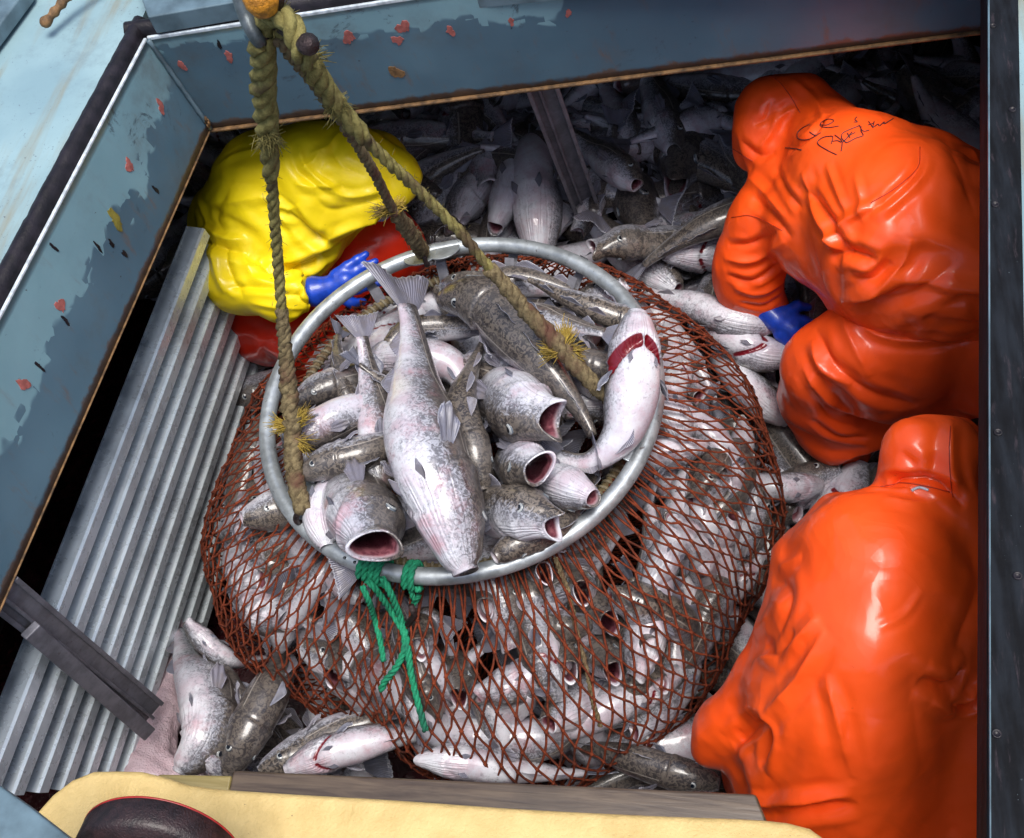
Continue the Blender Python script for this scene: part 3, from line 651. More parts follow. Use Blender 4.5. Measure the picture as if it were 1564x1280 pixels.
def hand(wrist, palm, dirs, side, mat, parent, loc, name='glove', cuff=None, curl=.5, sc=1.):
    """glove with palm, four bent fingers and a thumb; wrist, palm are points; dirs = (finger dir, palm normal)"""
    f, nrm = unit(dirs[0]), unit(dirs[1]); nrm = unit(nrm-f*(nrm@f)); s_ = np.cross(f, nrm)*side; ch = []
    if cuff: ch.append([(cuff[0], cuff[1]), (wrist, .030*sc)])
    ch.append([(wrist, .029*sc), (palm, .030*sc)])
    for i in range(4):
        o = (i-1.5)*.0215*sc; b = palm+s_*o+f*.02*sc; ch.append([(palm+s_*o*.7-f*.02, .018*sc), (b, .0135*sc)])
        ln = (.036, .042, .039, .031)[i]*sc; c1 = curl*(.8+.1*i); d1 = f*math.cos(c1*.5)-nrm*math.sin(c1*.5); d2 = f*math.cos(c1*1.4)-nrm*math.sin(c1*1.4); sp_ = s_*(i-1.5)*.10
        p1 = b+(d1+sp_)*ln; p2 = p1+(d2+sp_)*ln*.85; ch.append([(b, .0125*sc), (p1, .0115*sc), (p2, .0095*sc)])
    tb = palm-s_*.028*sc-f*.035*sc; t1 = tb+unit(-s_*.8+f*.6-nrm*.2)*.038*sc; t2 = t1+unit(-s_*.3+f*.9-nrm*.3)*.032*sc
    ch.append([(tb, .017*sc), (t1, .0135*sc), (t2, .0105*sc)])
    V, F = sdf_mesh(ch, .0045, .010); V = smooth(V, F, 1); return obj(name, mesh(name, V-loc, F, mat), parent)
def inkline(V, F, lines, width, name, mat, parent, loc, lift=.0012):
    bvh = BVHTree.FromPolygons([Vector(v) for v in V], [tuple(map(int, f)) for f in F]); mb = MB()
    for pl_ in lines:
        q = resample([(x, y, 0) for x, y in pl_], max(5, len(pl_)*5)); pts = [cast(bvh, a[0], a[1]) for a in q]; pts = [p[0]+p[1]*lift*np.sign(p[1]@(CAM-p[0])) for p in pts if p is not None]
        if len(pts) > 2: mb.tube(pts, width, 5)
    mb.V = [tuple(np.array(v)-loc) for v in mb.V]; return mb.build(name, mat, parent, smooth=True)

# --- orange figure at upper right, bent over, facing left
u_torso = [chain([(1248, 205, .86, 62), (1300, 265, .90, 100), (1370, 340, .88, 135), (1440, 400, .82, 130), (1500, 440, .72, 110)]),
           chain([(1200, 262, .80, 50), (1260, 330, .78, 95), (1330, 400, .74, 95)]),
           chain([(1330, 215, .84, 45), (1400, 270, .84, 80), (1470, 320, .80, 90), (1560, 360, .7, 90)]),
           chain([(1480, 430, .72, 95), (1560, 470, .68, 90)])]
u_hood = [chain([(1218, 148, .92, 42), (1176, 165, .90, 52), (1165, 205, .86, 44)]), chain([(1165, 205, .86, 44), (1150, 222, .80, 34)]), chain([(1225, 160, .9, 46), (1262, 200, .88, 55)])]
u_arm = [chain([(1192, 272, .80, 44), (1165, 330, .72, 54), (1140, 385, .62, 50), (1135, 415, .55, 46), (1158, 455, .46, 40), (1176, 474, .42, 32)])]
u_arm2 = [chain([(1290, 380, .70, 60), (1270, 400, .55, 45), (1262, 410, .42, 36)])]
u_leg = [chain([(1480, 470, .68, 92), (1400, 500, .64, 95), (1320, 530, .60, 82), (1262, 545, .56, 60), (1262, 590, .42, 62), (1282, 640, .28, 56), (1290, 680, .18, 38)]),
         chain([(1520, 500, .66, 90), (1420, 560, .45, 70), (1330, 600, .36, 60)]),
         chain([(1560, 520, .62, 85), (1570, 620, .40, 62), (1560, 700, .15, 48)])]
uo = P(1290, 690, .10)
u_folds = [([(1300, 395), (1262, 330), (1225, 280)], -.016, .012), ([(1225, 262), (1250, 330), (1292, 400)], .014, .013), ([(1262, 250), (1278, 290), (1296, 335)], .007, .008), ([(1305, 265), (1313, 300), (1316, 340)], .006, .008),
           ([(1405, 225), (1400, 260), (1360, 300), (1320, 330), (1290, 350)], -.010, .010), ([(1420, 240), (1404, 275), (1365, 312), (1330, 335)], .008, .010),
           ([(1258, 385), (1285, 345), (1320, 322), (1345, 318)], .014, .014), ([(1268, 392), (1300, 385), (1340, 400)], -.024, .014),
           ([(1285, 462), (1330, 448), (1370, 415), (1392, 365)], .018, .014), ([(1300, 425), (1335, 428), (1362, 400)], -.014, .014), ([(1285, 475), (1330, 462), (1400, 445), (1460, 400)], -.010, .016), ([(1440, 200), (1470, 260), (1490, 330)], -.010, .02), ([(1460, 190), (1492, 250), (1502, 290)], .012, .014),
           ([(1112, 375), (1150, 372), (1190, 350)], -.012, .010), ([(1105, 395), (1150, 398), (1200, 368)], .012, .011), ([(1108, 420), (1150, 430), (1195, 400)], -.012, .010), ([(1120, 440), (1160, 448), (1198, 430)], .011, .010), ([(1128, 462), (1165, 468), (1195, 452)], -.008, .008),
           ([(1150, 300), (1180, 330), (1210, 365)], -.010, .011), ([(1142, 270), (1175, 300), (1200, 330)], .010, .012), ([(1185, 255), (1200, 290), (1225, 320)], -.010, .010),
           ([(1210, 120), (1245, 155), (1262, 190)], .008, .009), ([(1150, 190), (1170, 180), (1180, 150)], -.008, .010), ([(1185, 210), (1192, 180), (1215, 165)], .008, .009), ([(1130, 215), (1160, 238), (1185, 232)], -.010, .010), ([(1160, 225), (1178, 200), (1186, 170)], .008, .008), ([(1205, 230), (1240, 205), (1262, 175)], -.016, .011)]
root_u, ru = person('person in orange hooded oilskins bent over at the upper right, writing on the back', u_torso+u_arm+u_leg, [
    ('jacket', u_torso+u_arm+u_arm2+u_hood, M['orange'], dict(drp=dict(h=.019, grow=.065, bend=22., frames=18), cut=view_cut((1285, 486), (1505, 474)), k=.030, folds=u_folds, seed=3, wr=.0030, auto=())),
    ('trousers', u_leg, M['orange_trouser'], dict(drp=dict(h=.019, grow=.065, bend=22., frames=18), k=.04, seed=4, wr=.004, auto=(), folds=[
        ([(1300, 490), (1350, 515), (1420, 520), (1500, 500)], .010, .010), ([(1285, 480), (1305, 530), (1330, 575)], .012, .016), ([(1245, 500), (1275, 560), (1330, 600), (1400, 620)], -.016, .016), ([(1225, 560), (1262, 610), (1330, 640)], .012, .014), ([(1240, 520), (1255, 560), (1300, 590)], .012, .013), ([(1240, 640), (1280, 668), (1330, 668)], -.012, .010), ([(1240, 590), (1270, 640), (1320, 655)], -.008, .012)]))], uo, chain([(1185, 165, .86, 46), (1170, 205, .82, 38)]))
wr_ = P(1190, 486, .40)
hand(P(1186, 488, .44), P(1208, 503, .42), (P(1250, 520, .36)-P(1190, 490, .42), view(P(1200, 500, .4))), 1, M['glove'], root_u, uo, cuff=(P(1172, 474, .45), .042), sc=1.15)
bt = sdf_mesh([chain([(1290, 660, .2, 40), (1285, 700, .06, 44), (1215, 660, .05, 44), (1180, 640, .05, 34)])], .009, .03); obj('boot', mesh('boot', smooth(bt[0], bt[1], 2)-uo, bt[1], M['boot']), root_u)
jo, jV, jF = ru[0]
def ink(lst): return [(1180+x*240/1564, 150+y*240/1564) for x, y in lst]
lines = [ink(l) for l in ([(370, 262), (300, 300), (250, 350), (255, 400), (320, 415), (400, 395), (480, 345)], [(370, 335), (400, 358), (440, 378)],
         [(475, 265), (540, 270), (610, 230), (560, 212), (490, 240), (475, 280), (560, 295), (660, 280)],
         [(640, 565), (540, 515), (450, 450), (500, 395), (590, 380), (600, 400), (585, 455)], [(600, 430), (650, 425), (680, 440)], [(620, 368), (690, 430), (685, 530)], [(700, 440), (740, 400), (790, 340)],
         [(870, 275), (780, 310), (700, 350), (690, 400), (720, 430), (740, 445), (830, 400), (900, 375), (880, 330), (880, 285)], [(745, 350), (770, 395)], [(760, 375), (820, 345)], [(860, 270), (900, 330), (960, 322)],
         [(955, 235), (1000, 300)], [(950, 270), (1010, 250)], [(1010, 235), (1000, 290), (1050, 260), (1060, 280), (1110, 240), (1110, 260), (1200, 205)], [(840, 190), (820, 215), (845, 240), (810, 240)], [(130, 495), (200, 500), (290, 515)])]
inkline(jV, jF, lines, .0013, 'marker_writing', M['ink'], jo, np.zeros(3)+uo)
bpy.data.objects['marker_writing'].matrix_parent_inverse = Matrix.Identity(4)
for l_ in ([[(1150, 108), (1180, 118), (1202, 140), (1222, 172)], [(1405, 225), (1402, 255), (1370, 285), (1330, 310)], [(1118, 332), (1150, 330), (1195, 352)], [(1118, 226), (1140, 240), (1150, 246)]]): inkline(jV, jF, [l_], .0011, 'seam', M['seam'], jo, uo)

# --- orange figure at lower right, crouching with back to the camera
l_t = [chain([(1400, 770, .98, 60), (1340, 860, .96, 120), (1320, 960, .90, 135), (1300, 1060, .80, 140), (1290, 1150, .68, 135), (1300, 1250, .55, 130)]),
       chain([(1280, 790, .92, 50), (1240, 860, .88, 62), (1215, 950, .80, 58)]), chain([(1480, 830, .92, 65), (1500, 920, .88, 75), (1500, 1010, .8, 80), (1470, 1120, .68, 85), (1450, 1240, .55, 90)]),
       chain([(1235, 870, .86, 60), (1205, 960, .78, 50), (1170, 1030, .70, 52), (1120, 1100, .60, 50), (1098, 1130, .55, 40)]), chain([(1200, 1080, .62, 70), (1180, 1180, .52, 66), (1240, 1215, .5, 60)]),
       chain([(1540, 950, .85, 60), (1560, 1060, .7, 55), (1570, 1150, .55, 50)])]
l_h = [chain([(1398, 684, 1.08, 56), (1432, 698, 1.06, 64)]), chain([(1395, 700, 1.04, 58), (1396, 755, .99, 66)]), chain([(1432, 700, 1.04, 62), (1444, 780, .98, 66)]), chain([(1462, 676, 1.0, 42), (1484, 740, .95, 42)])]
l_leg = [chain([(1260, 1180, .45, 90), (1180, 1120, .35, 60), (1150, 1180, .15, 50)]), chain([(1450, 1180, .45, 95), (1440, 1100, .35, 60), (1450, 1190, .12, 50)])]
lo_ = P(1320, 1180, .05)
l_folds = [([(1452, 640), (1450, 700), (1462, 765)], .014, .012), ([(1375, 690), (1400, 715), (1415, 735)], -.008, .011), ([(1432, 690), (1422, 720), (1412, 738)], -.007, .010), ([(1330, 742), (1385, 732), (1440, 742), (1475, 775)], -.024, .010), ([(1350, 760), (1400, 770), (1440, 762)], .008, .012),
           ([(1172, 880), (1205, 905), (1190, 965)], -.012, .016), ([(1225, 850), (1190, 870)], .008, .012), ([(1168, 985), (1190, 1000), (1215, 965)], -.016, .012), ([(1150, 1012), (1205, 990), (1250, 940)], .016, .014), ([(1165, 1095), (1210, 1050), (1240, 1000), (1260, 960)], .016, .014),
           ([(1120, 1140), (1150, 1108), (1175, 1120), (1160, 1170)], -.030, .014), ([(1130, 1118), (1155, 1105), (1172, 1112)], .012, .010), ([(1262, 1030), (1280, 1100), (1300, 1190)], .012, .012), ([(1300, 1090), (1290, 1140), (1300, 1200)], -.008, .02),
           ([(1130, 1220), (1190, 1228), (1260, 1215), (1300, 1215)], .016, .012), ([(1180, 1245), (1240, 1238), (1310, 1228)], -.016, .014), ([(1340, 960), (1380, 940), (1410, 900)], .004, .006), ([(1405, 1040), (1450, 1050), (1480, 1020)], -.022, .014), ([(1420, 1072), (1455, 1082), (1500, 1040)], .018, .013), ([(1445, 1080), (1480, 1075), (1500, 1055)], -.022, .010), ([(1460, 990), (1485, 930), (1500, 880)], -.008, .016), ([(1390, 1000), (1400, 1100), (1410, 1180)], -.006, .03)]
root_l, rl = person('person in orange hooded oilskins crouching at the lower right, back to the viewer', l_t+l_leg, [
    ('jacket', l_t+l_h, M['orange'], dict(drp=dict(h=.019, grow=.065, bend=22., frames=18), k=.032, folds=l_folds, seed=8, wr=.0028, auto=())),
    ('trousers', l_leg, M['orange_trouser'], dict(h=.012, k=.04, seed=9))], lo_, chain([(1410, 690, 1.04, 50), (1400, 740, 1.0, 42)]))
jo2, jV2, jF2 = rl[0]
mbq = inkline(jV2, jF2, [[(1392, 750), (1404, 745), (1418, 749)]], .0032, 'neck_label', M['white_edge'], jo2, lo_)
for l_ in ([[(1345, 744), (1375, 738), (1410, 742), (1450, 752)], [(1452, 652), (1450, 700), (1455, 760)]]): inkline(jV2, jF2, [l_], .0011, 'seam', M['seam'], jo2, lo_)

# --- yellow jacket figure, upper left
y_t = [chain([(375, 330, .72, 80), (420, 290, .80, 98), (480, 268, .86, 84), (540, 258, .86, 68), (588, 262, .84, 46)]),
       chain([(360, 400, .62, 66), (400, 380, .68, 80), (440, 340, .74, 80)]), chain([(345, 330, .66, 60), (335, 390, .60, 50)]), chain([(470, 230, .80, 45), (570, 240, .80, 48)])]
y_arm = [chain([(375, 370, .74, 62), (362, 420, .70, 54), (412, 448, .70, 42), (505, 443, .68, 31)]), chain([(480, 338, .70, 44), (540, 315, .66, 36), (575, 322, .62, 25)])]
y_leg = [chain([(440, 430, .45, 80), (500, 450, .42, 66), (545, 405, .50, 60), (588, 368, .54, 52), (612, 420, .25, 42)]), chain([(410, 480, .40, 66), (470, 508, .42, 60), (540, 500, .36, 52), (560, 560, .15, 42)])]
yo = P(470, 520, .05)
y_folds = [([(330, 255), (365, 235), (430, 222)], .006, .010), ([(440, 225), (455, 262), (505, 300)], -.008, .010), ([(455, 222), (472, 262), (520, 298)], .009, .009), ([(590, 290), (540, 300), (500, 292)], .008, .009), ([(300, 300), (318, 345), (322, 400)], .009, .010), ([(395, 300), (440, 320), (462, 350)], .012, .010), ([(350, 290), (330, 330), (345, 360)], -.008, .012), ([(520, 200), (500, 225), (470, 235)], .007, .009), ([(440, 322), (470, 355), (500, 370)], -.030, .016), ([(430, 300), (425, 325), (455, 345)], .016, .014), ([(520, 282), (480, 285), (450, 280)], .010, .012), ([(490, 232), (475, 250), (455, 262)], .010, .011), ([(475, 290), (500, 320), (545, 315), (600, 300)], -.010, .016), ([(495, 368), (540, 348), (600, 330)], .010, .012),
           ([(300, 360), (330, 375), (380, 388)], -.016, .014), ([(310, 345), (345, 365), (375, 365)], .012, .012), ([(325, 360), (330, 410), (345, 450)], .014, .013), ([(340, 370), (352, 420), (372, 455)], -.014, .012), ([(395, 395), (415, 412), (470, 405), (520, 375)], -.030, .013), ([(365, 370), (385, 420), (420, 435), (470, 430)], .010, .012), ([(345, 440), (380, 438), (430, 440)], -.012, .010), ([(345, 395), (380, 410), (430, 400), (500, 375)], .008, .013), ([(420, 452), (455, 452), (485, 462)], -.008, .009), ([(380, 462), (430, 470), (480, 470)], .007, .009),
           ([(300, 250), (340, 275), (400, 280)], -.006, .018), ([(290, 300), (340, 310), (400, 300)], .007, .015), ([(505, 215), (520, 250), (560, 270)], -.008, .014), ([(560, 200), (580, 240), (620, 280)], .008, .014)]
root_y, ry = person('person in yellow oilskin jacket and red trousers crouching at the upper left', y_t+[y_arm[0][:3], y_arm[1]]+y_leg, [
    ('jacket', y_t+y_arm, M['yellow'], dict(drp=dict(h=.019, grow=.065, bend=22., frames=18), cut=view_cut((497, 410), (500, 470), P(500, 443, .66), .10), k=.020, folds=y_folds, seed=13, wr=.0032, auto=())),
    ('trousers', y_leg, M['red_trouser'], dict(drp=dict(h=.019, grow=.065, bend=22., frames=18), k=.035, seed=14, wr=.004))], yo, chain([(570, 270, .80, 46), (590, 300, .74, 36)]))
hand(P(502, 440, .67), P(528, 429, .68), (P(575, 408, .69)-P(524, 431, .68), view(P(520, 430, .66))), -1, M['glove'], root_y, yo, cuff=(P(482, 445, .665), .047), curl=.12, sc=1.12)
hand(P(592, 335, .60), P(604, 342, .58), (P(630, 352, .52)-P(600, 335, .60), (.2, .3, 1.)), 1, M['glove'], root_y, yo, cuff=(P(582, 335, .62), .036), curl=.6)

# ------------------------------------------------------------------ fish
PT = np.array([0, .012, .03, .06, .10, .16, .22, .25, .28, .36, .45, .55, .65, .75, .83, .89])
PHc = np.array([.030, .044, .056, .068, .080, .092, .099, .102, .100, .102, .098, .084, .065, .047, .036, .034])
PWc = np.array([.036, .047, .054, .063, .071, .079, .085, .088, .085, .086, .080, .066, .049, .034, .024, .018])
def sigm(x): return 1/(1+np.exp(-np.clip(x, -40, 40)))
def fish_geom(pts, dors, gape=0., fat=1., gill=0., blunt=1., seed=0, M_=40, twist=0., wide=1., tw=None):
    """pts: snout -> tail, dors: dorsal vector. Returns dict of part meshes in world-ish coords"""
    rg = np.random.RandomState(seed)
    sp = resample(pts, 200); L = np.linalg.norm(np.diff(sp, axis=0), axis=1).sum()
    Tn = -np.gradient(sp, axis=0); Tn /= np.linalg.norm(Tn, axis=1)[:, None]
    u = np.array(dors, float); U = []
    for i, t in enumerate(Tn):
        u = unit(u-t*(u@t))
        if twist:
            a = twist/200; s_ = np.cross(t, u); u = unit(u*math.cos(a)+s_*math.sin(a))
        U.append(u)
    U = np.array(U); S = np.cross(Tn, U)
    def at(t):
        x = np.clip(t, 0, 1)*199; g = lambda A: np.stack([np.interp(x, np.arange(200), A[:, k]) for k in range(3)], -1)
        return g(sp), g(Tn), g(U), g(S)
    ts = np.concatenate([np.linspace(0, .12, 12, endpoint=False), np.linspace(.12, .29, 30, endpoint=False), np.linspace(.29, .89, 30)])
    th = np.linspace(0, 2*np.pi, M_, endpoint=False); co, si = np.cos(th), np.sin(th)
    h = np.interp(ts, PT, PHc)*L; w = np.interp(ts, PT, PWc)*L
    f = 1+(fat-1)*np.exp(-((ts-.36)/.22)**2); h *= (1+(f-1)*.6)*wide**.6; w *= f*wide
    k = np.clip(1-ts/.15, 0, 1)**.8*gape
    h = h*(1-k)+(.054*L)*k; w = w*(1-k)+(.046*L)*k
    T3, A3 = np.meshgrid(ts, th, indexing='ij'); dv = np.cos(A3)
    te = .252-.105*np.clip(-dv, 0, 1)**1.5-.02*np.clip(dv, 0, 1)
    scl = 1+.075*sigm((te-T3)/.004)*np.clip((T3-.05)/.1, 0, 1)-.03*np.exp(-((T3-te-.008)/.007)**2)
    gl = np.exp(-((T3-te-.018)/(.012+.005*min(gill, 2)+(.022*np.clip(np.sin(A3+.3), 0, 1)**2 if gill > 2 else 0)))**2)*np.clip(-dv*1.5+.5, 0, 1)*np.clip(1.4-.0*dv, 0, 1)*(np.abs(np.sin(A3)) > .12)
    scl -= .16*gill*gl
    scl += gape*(.07*np.exp(-((T3-.010)/.010)**2)-.06*np.exp(-((T3-.042)/.012)**2)+.03*np.exp(-((T3-.10)/.03)**2))*np.clip(1.2-np.abs(dv), .3, 1)
    Aa = np.abs((A3+np.pi) % (2*np.pi)-np.pi)
    te2 = .175-.05*np.clip(-dv, 0, 1)
    scl += .030*sigm((te2-T3)/.003)*np.clip((T3-.06)/.05, 0, 1)*(Aa > .7)-.045*np.exp(-((Aa-(1.95-2.2*T3))/.09)**2-((T3-.06)/.045)**2)
    scl += .05*np.exp(-((T3-.118-.02*gape)/.022)**2-((Aa-.98)/.28)**2)-.03*np.exp(-((T3-.118-.02*gape)/.045)**2-((Aa-.98)/.5)**2)
    scl += .012*np.sin(A3*5+T3*40+seed)*np.clip((.25-T3)/.1, 0, 1)*(dv < .3)
    wid = w[:, None]*(1+.10*np.clip(-dv, 0, 1)*np.exp(-((T3-.38)/.2)**2)); hei = h[:, None]*np.where(dv < 0, 1.06, .96)
    X, Tt, Uu, Ss = at(ts)
    # mouth corners recess
    jaw = (.038*gape*L)*np.clip(-dv, 0, 1)*np.clip(1-T3/.13, 0, 1)**1.3
    rec = ((.080 if gape < .85 else .026)*gape)*L*np.abs(np.sin(A3))**2*np.clip(1-T3/.14, 0, 1)**1.5+(.018*gape*L)*np.clip(-dv, 0, 1)*np.clip(1-T3/.1, 0, 1)-(.014*gape*L)*np.clip(dv, 0, 1)**2*np.clip(1-T3/.08, 0, 1)
    up_off = -.012*L*np.clip(1-ts/.1, 0, 1)*(1-gape)
    V = X[:, None]+Uu[:, None]*(hei*np.cos(A3)*scl+up_off[:, None])[..., None]+Ss[:, None]*(wid*np.sin(A3)*scl)[..., None]-Tt[:, None]*rec[..., None]-Uu[:, None]*jaw[..., None]
    dvv = dv+.10*np.sin(T3*9+seed); inn = np.zeros_like(dv); bl = gill*gl
    nt = len(ts)
    # inner mouth rings
    lip = V[0]; cen = lip.mean(0); rings = []; ri = []; wob_ = 1+.05*np.sin(th*7+seed)[:, None]
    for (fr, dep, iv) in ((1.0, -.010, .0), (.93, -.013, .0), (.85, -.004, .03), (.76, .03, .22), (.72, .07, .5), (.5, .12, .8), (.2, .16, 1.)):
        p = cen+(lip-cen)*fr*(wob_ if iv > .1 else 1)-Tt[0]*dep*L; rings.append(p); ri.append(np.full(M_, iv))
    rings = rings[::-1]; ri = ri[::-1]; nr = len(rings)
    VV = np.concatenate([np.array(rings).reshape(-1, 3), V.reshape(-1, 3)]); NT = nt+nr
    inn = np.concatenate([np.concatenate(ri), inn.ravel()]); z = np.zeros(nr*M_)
    dva = np.concatenate([np.clip(np.tile(dvv[0], nr)*.8-.25, -1, 1), dvv.ravel()]); bla = np.concatenate([z, bl.ravel()])
    tta = np.concatenate([z, T3.ravel()]); ang = np.concatenate([z, A3.ravel()])
    latc = np.arccos(np.clip(dv, -1, 1)) - (1.15+.35*sigm((T3-.5)/.05)); lat = np.where((T3 > .27) & (T3 < .86), latc, 9.); lata = np.concatenate([z+9, lat.ravel()])
    F = []
    for i in range(NT-1):
        for j in range(M_): F.append((i*M_+j, i*M_+(j+1) % M_, (i+1)*M_+(j+1) % M_, (i+1)*M_+j))
    F.append(tuple(range(M_))[::-1]); F.append(tuple(range((NT-1)*M_, NT*M_)))
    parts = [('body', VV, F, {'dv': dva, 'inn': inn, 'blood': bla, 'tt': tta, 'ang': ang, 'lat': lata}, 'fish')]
    def surf(t, a, s=1.):
        X, Tt, Uu, Ss = [q[0] for q in at(np.array([t]))]; hh = np.interp(t, ts, h); ww = np.interp(t, ts, w)
        nrm = unit(Uu*math.cos(a)/max(hh, 1e-4)+Ss*math.sin(a)/max(ww, 1e-4))
        return X+Uu*hh*math.cos(a)*s+Ss*ww*math.sin(a)*s, nrm, Tt, Uu, Ss
    def fin(name, grid, th_=.0022):
        g = np.array(grid); nu, nv = g.shape[:2]
        nn_ = np.cross(np.gradient(g, axis=0), np.gradient(g, axis=1)); nn_ /= np.linalg.norm(nn_, axis=2)[..., None]+1e-9
        vv = np.linspace(0, 1, nv); thk = th_*(1.2-.9*vv)[None, :, None]
        VV = np.concatenate([(g+nn_*thk/2).reshape(-1, 3), (g-nn_*thk/2).reshape(-1, 3)]); n0 = nu*nv; F = []
        for i in range(nu-1):
            for j in range(nv-1):
                q = (i*nv+j, (i+1)*nv+j, (i+1)*nv+j+1, i*nv+j+1); F.append(q); F.append(tuple(x+n0 for x in q[::-1]))
        for i in range(nu-1):
            for j in (0, nv-1): q = (i*nv+j, (i+1)*nv+j); F.append((q[0], q[1], q[1]+n0, q[0]+n0))
        for j in range(nv-1):
            for i in (0, nu-1): q = (i*nv+j, i*nv+j+1); F.append((q[0], q[1], q[1]+n0, q[0]+n0))
        fu = np.repeat(np.linspace(0, 1, nu), nv); fv = np.tile(vv, nu)
        parts.append((name, VV, F, {'fu': np.r_[fu, fu], 'fv': np.r_[fv, fv]}, 'fin'))
    # tail fan
    X, Tt, Uu, Ss = [q[0] for q in at(np.array([.885]))]; Xe, Te, Ue, Se = [q[0] for q in at(np.array([1.]))]
    g = []; nu = 31; ln = .15*L; sw = rg.uniform(-.25, .25); face = tw == 999; tw = 0 if face else math.radians(rg.uniform(-70, 70) if tw is None else tw); U0, S0 = Uu, Ss
    if face:
        vd = unit(CAM-(ORG[0]+X)); uf = unit(np.cross(Te, vd)); uf = uf if uf@Uu > 0 else -uf; U0 = uf; S0 = unit(np.cross(Te, uf))
    for i in range(nu):
        a = -1+2*i/(nu-1); row = []
        for j in range(8):
            v = j/7; spread = (.030+.095*v**.85)*L; tq = tw*min(1, v*2.2+.15); Uu = U0*math.cos(tq)+S0*math.sin(tq); Ss = S0*math.cos(tq)-U0*math.sin(tq)
            ext_ = ln*v*(1-.12*(1-abs(a))*v)*(1+.025*math.sin(i*2.3+seed)*v)
            p = X+Tt*.006*L-Te*ext_+Ue*a*spread+Se*(.012*L*math.sin(a*5+seed)*v+sw*.10*L*v*v+.003*L*v*rg.randn()*.4)
            row.append(p)
        g.append(row)
    fin('tail_fin', g)
    def edge_fin(name, t0, t1, hgt, side, lean):
        g = []; nu = 15
        for i in range(nu):
            k = i/(nu-1); t = t0+(t1-t0)*k; a = (0 if side > 0 else math.pi); p, nm, Tt, Uu, Ss = surf(t, a, .93)
            pr = (min(1, k/.25)**.8)*(1-k)**.75*1.25; d = unit(Uu*side*math.cos(lean)+Ss*math.sin(lean)-Tt*.55)
            g.append([p+d*hgt*L*pr*v+Ss*.003*L*math.sin(k*14+seed)*v for v in np.linspace(0, 1, 5)])
        fin(name, g)
    ln_ = rg.uniform(-.9, .9)
    for t0, t1, hh in ((.31, .43, .065), (.46, .63, .052), (.67, .80, .045)): edge_fin('dorsal_fin', t0, t1, hh, 1, ln_)
    ln_ = rg.uniform(-.7, .7)
    for t0, t1, hh in ((.50, .65, .045), (.68, .80, .04)): edge_fin('anal_fin', t0, t1, hh, -1, ln_)
    for sgn in (1, -1):
        p, nm, Tt, Uu, Ss = surf(.285, sgn*1.75, .96); fl_ = rg.uniform(.10, .5); ax = unit(-Tt*math.cos(fl_)+nm*math.sin(fl_)); pr_ = unit(np.cross(nm, Tt))
        g = []
        for i in range(17):
            a = -1+2*i/16
            g.append([p+ax*.108*L*v*math.sqrt(1-.80*a*a)*(1+.03*math.sin(i*2.1))+pr_*a*(.012+.022*v**.7)*L+nm*(.006*L*math.sin(a*9+seed)+.018*L*math.sin(v*2.5))*v for v in np.linspace(0, 1, 8)])
        fin('pectoral_fin', g, .0014)
    for sgn in (1, -1):
        p, nm, Tt, Uu, Ss = surf(.21, sgn*2.75, .97); ax = unit(-Tt*.9+nm*.3+Ss*sgn*.2); g = []
        for i in range(6):
            a = -1+2*i/5
            g.append([p+ax*.075*L*v*(1-.35*abs(a))+Ss*a*(.006+.010*math.sin(v*2.6))*L for v in np.linspace(0, 1, 5)])
        fin('pelvic_fin', g)
    for sgn in (1, -1):
        te_ = .115+.02*gape; p, nm, Tt, Uu, Ss = surf(te_, sgn*(.98), 1.035); r = .0185*L; a1 = unit(np.cross(nm, Tt)); a2 = np.cross(nm, a1)
        V = []; F = []; mi = []; prof = [(1.15, -.35), (1.06, .02), (.92, .12), (.66, .20), (.50, .24), (.28, .27), (0.02, .28)]; k = 16
        for (rr, hh) in prof:
            for j in range(k):
                b = 2*math.pi*j/k; V.append(p+nm*r*hh+a1*r*rr*math.cos(b)+a2*r*rr*math.sin(b))
        for i in range(len(prof)-1):
            for j in range(k): F.append((i*k+j, i*k+(j+1) % k, (i+1)*k+(j+1) % k, (i+1)*k+j)); mi.append(0 if i == 0 else 1 if i < 3 else 2)
        parts.append(('eye', np.array(V), F, mi, 'eye'))
    return parts, L
ORG = [None]
def make_fish(pts, dors, label=None, group=None, **kw):
    org = np.asarray(pts, float)[len(pts)//2]; ORG[0] = org
    parts, L = fish_geom(np.asarray(pts, float)-org, dors, **kw); root = None
    for nm, V, F, at_, mk in parts:
        if mk == 'eye': me = mesh('eye', V, F, [M['iris'], M['eye_ring'], M['pupil']], mi=at_)
        else: me = mesh(nm, V, F, M[mk], attrs=at_)
        if nm == 'body': root = obj('cod', me, loc=tuple(org)); tag(root, label, 'fish', group)
        else: obj(nm, me, root)
    root['pxy'] = [0., 0.]
    return root
def hfish(pix, phi, label, group='cod heaped in the ring of the brailer', **kw):
    """pix: snout->tail (px, py, z); phi 0 back to the sky/viewer, 180 belly, 90 back to the right of its heading"""
    pts = [P(*p) for p in pix]; mid = pts[len(pts)//2]; T_ = unit(np.array(pts[0])-np.array(pts[min(2, len(pts)-1)]))
    V_ = view(mid); V_ = unit(V_-T_*(V_@T_)); W_ = np.cross(T_, V_); a = math.radians(phi)
    kw.setdefault('seed', int(pix[0][0]))
    o = make_fish(pts, V_*math.cos(a)+W_*math.sin(a), label, group, **kw); del o['pxy']; return o
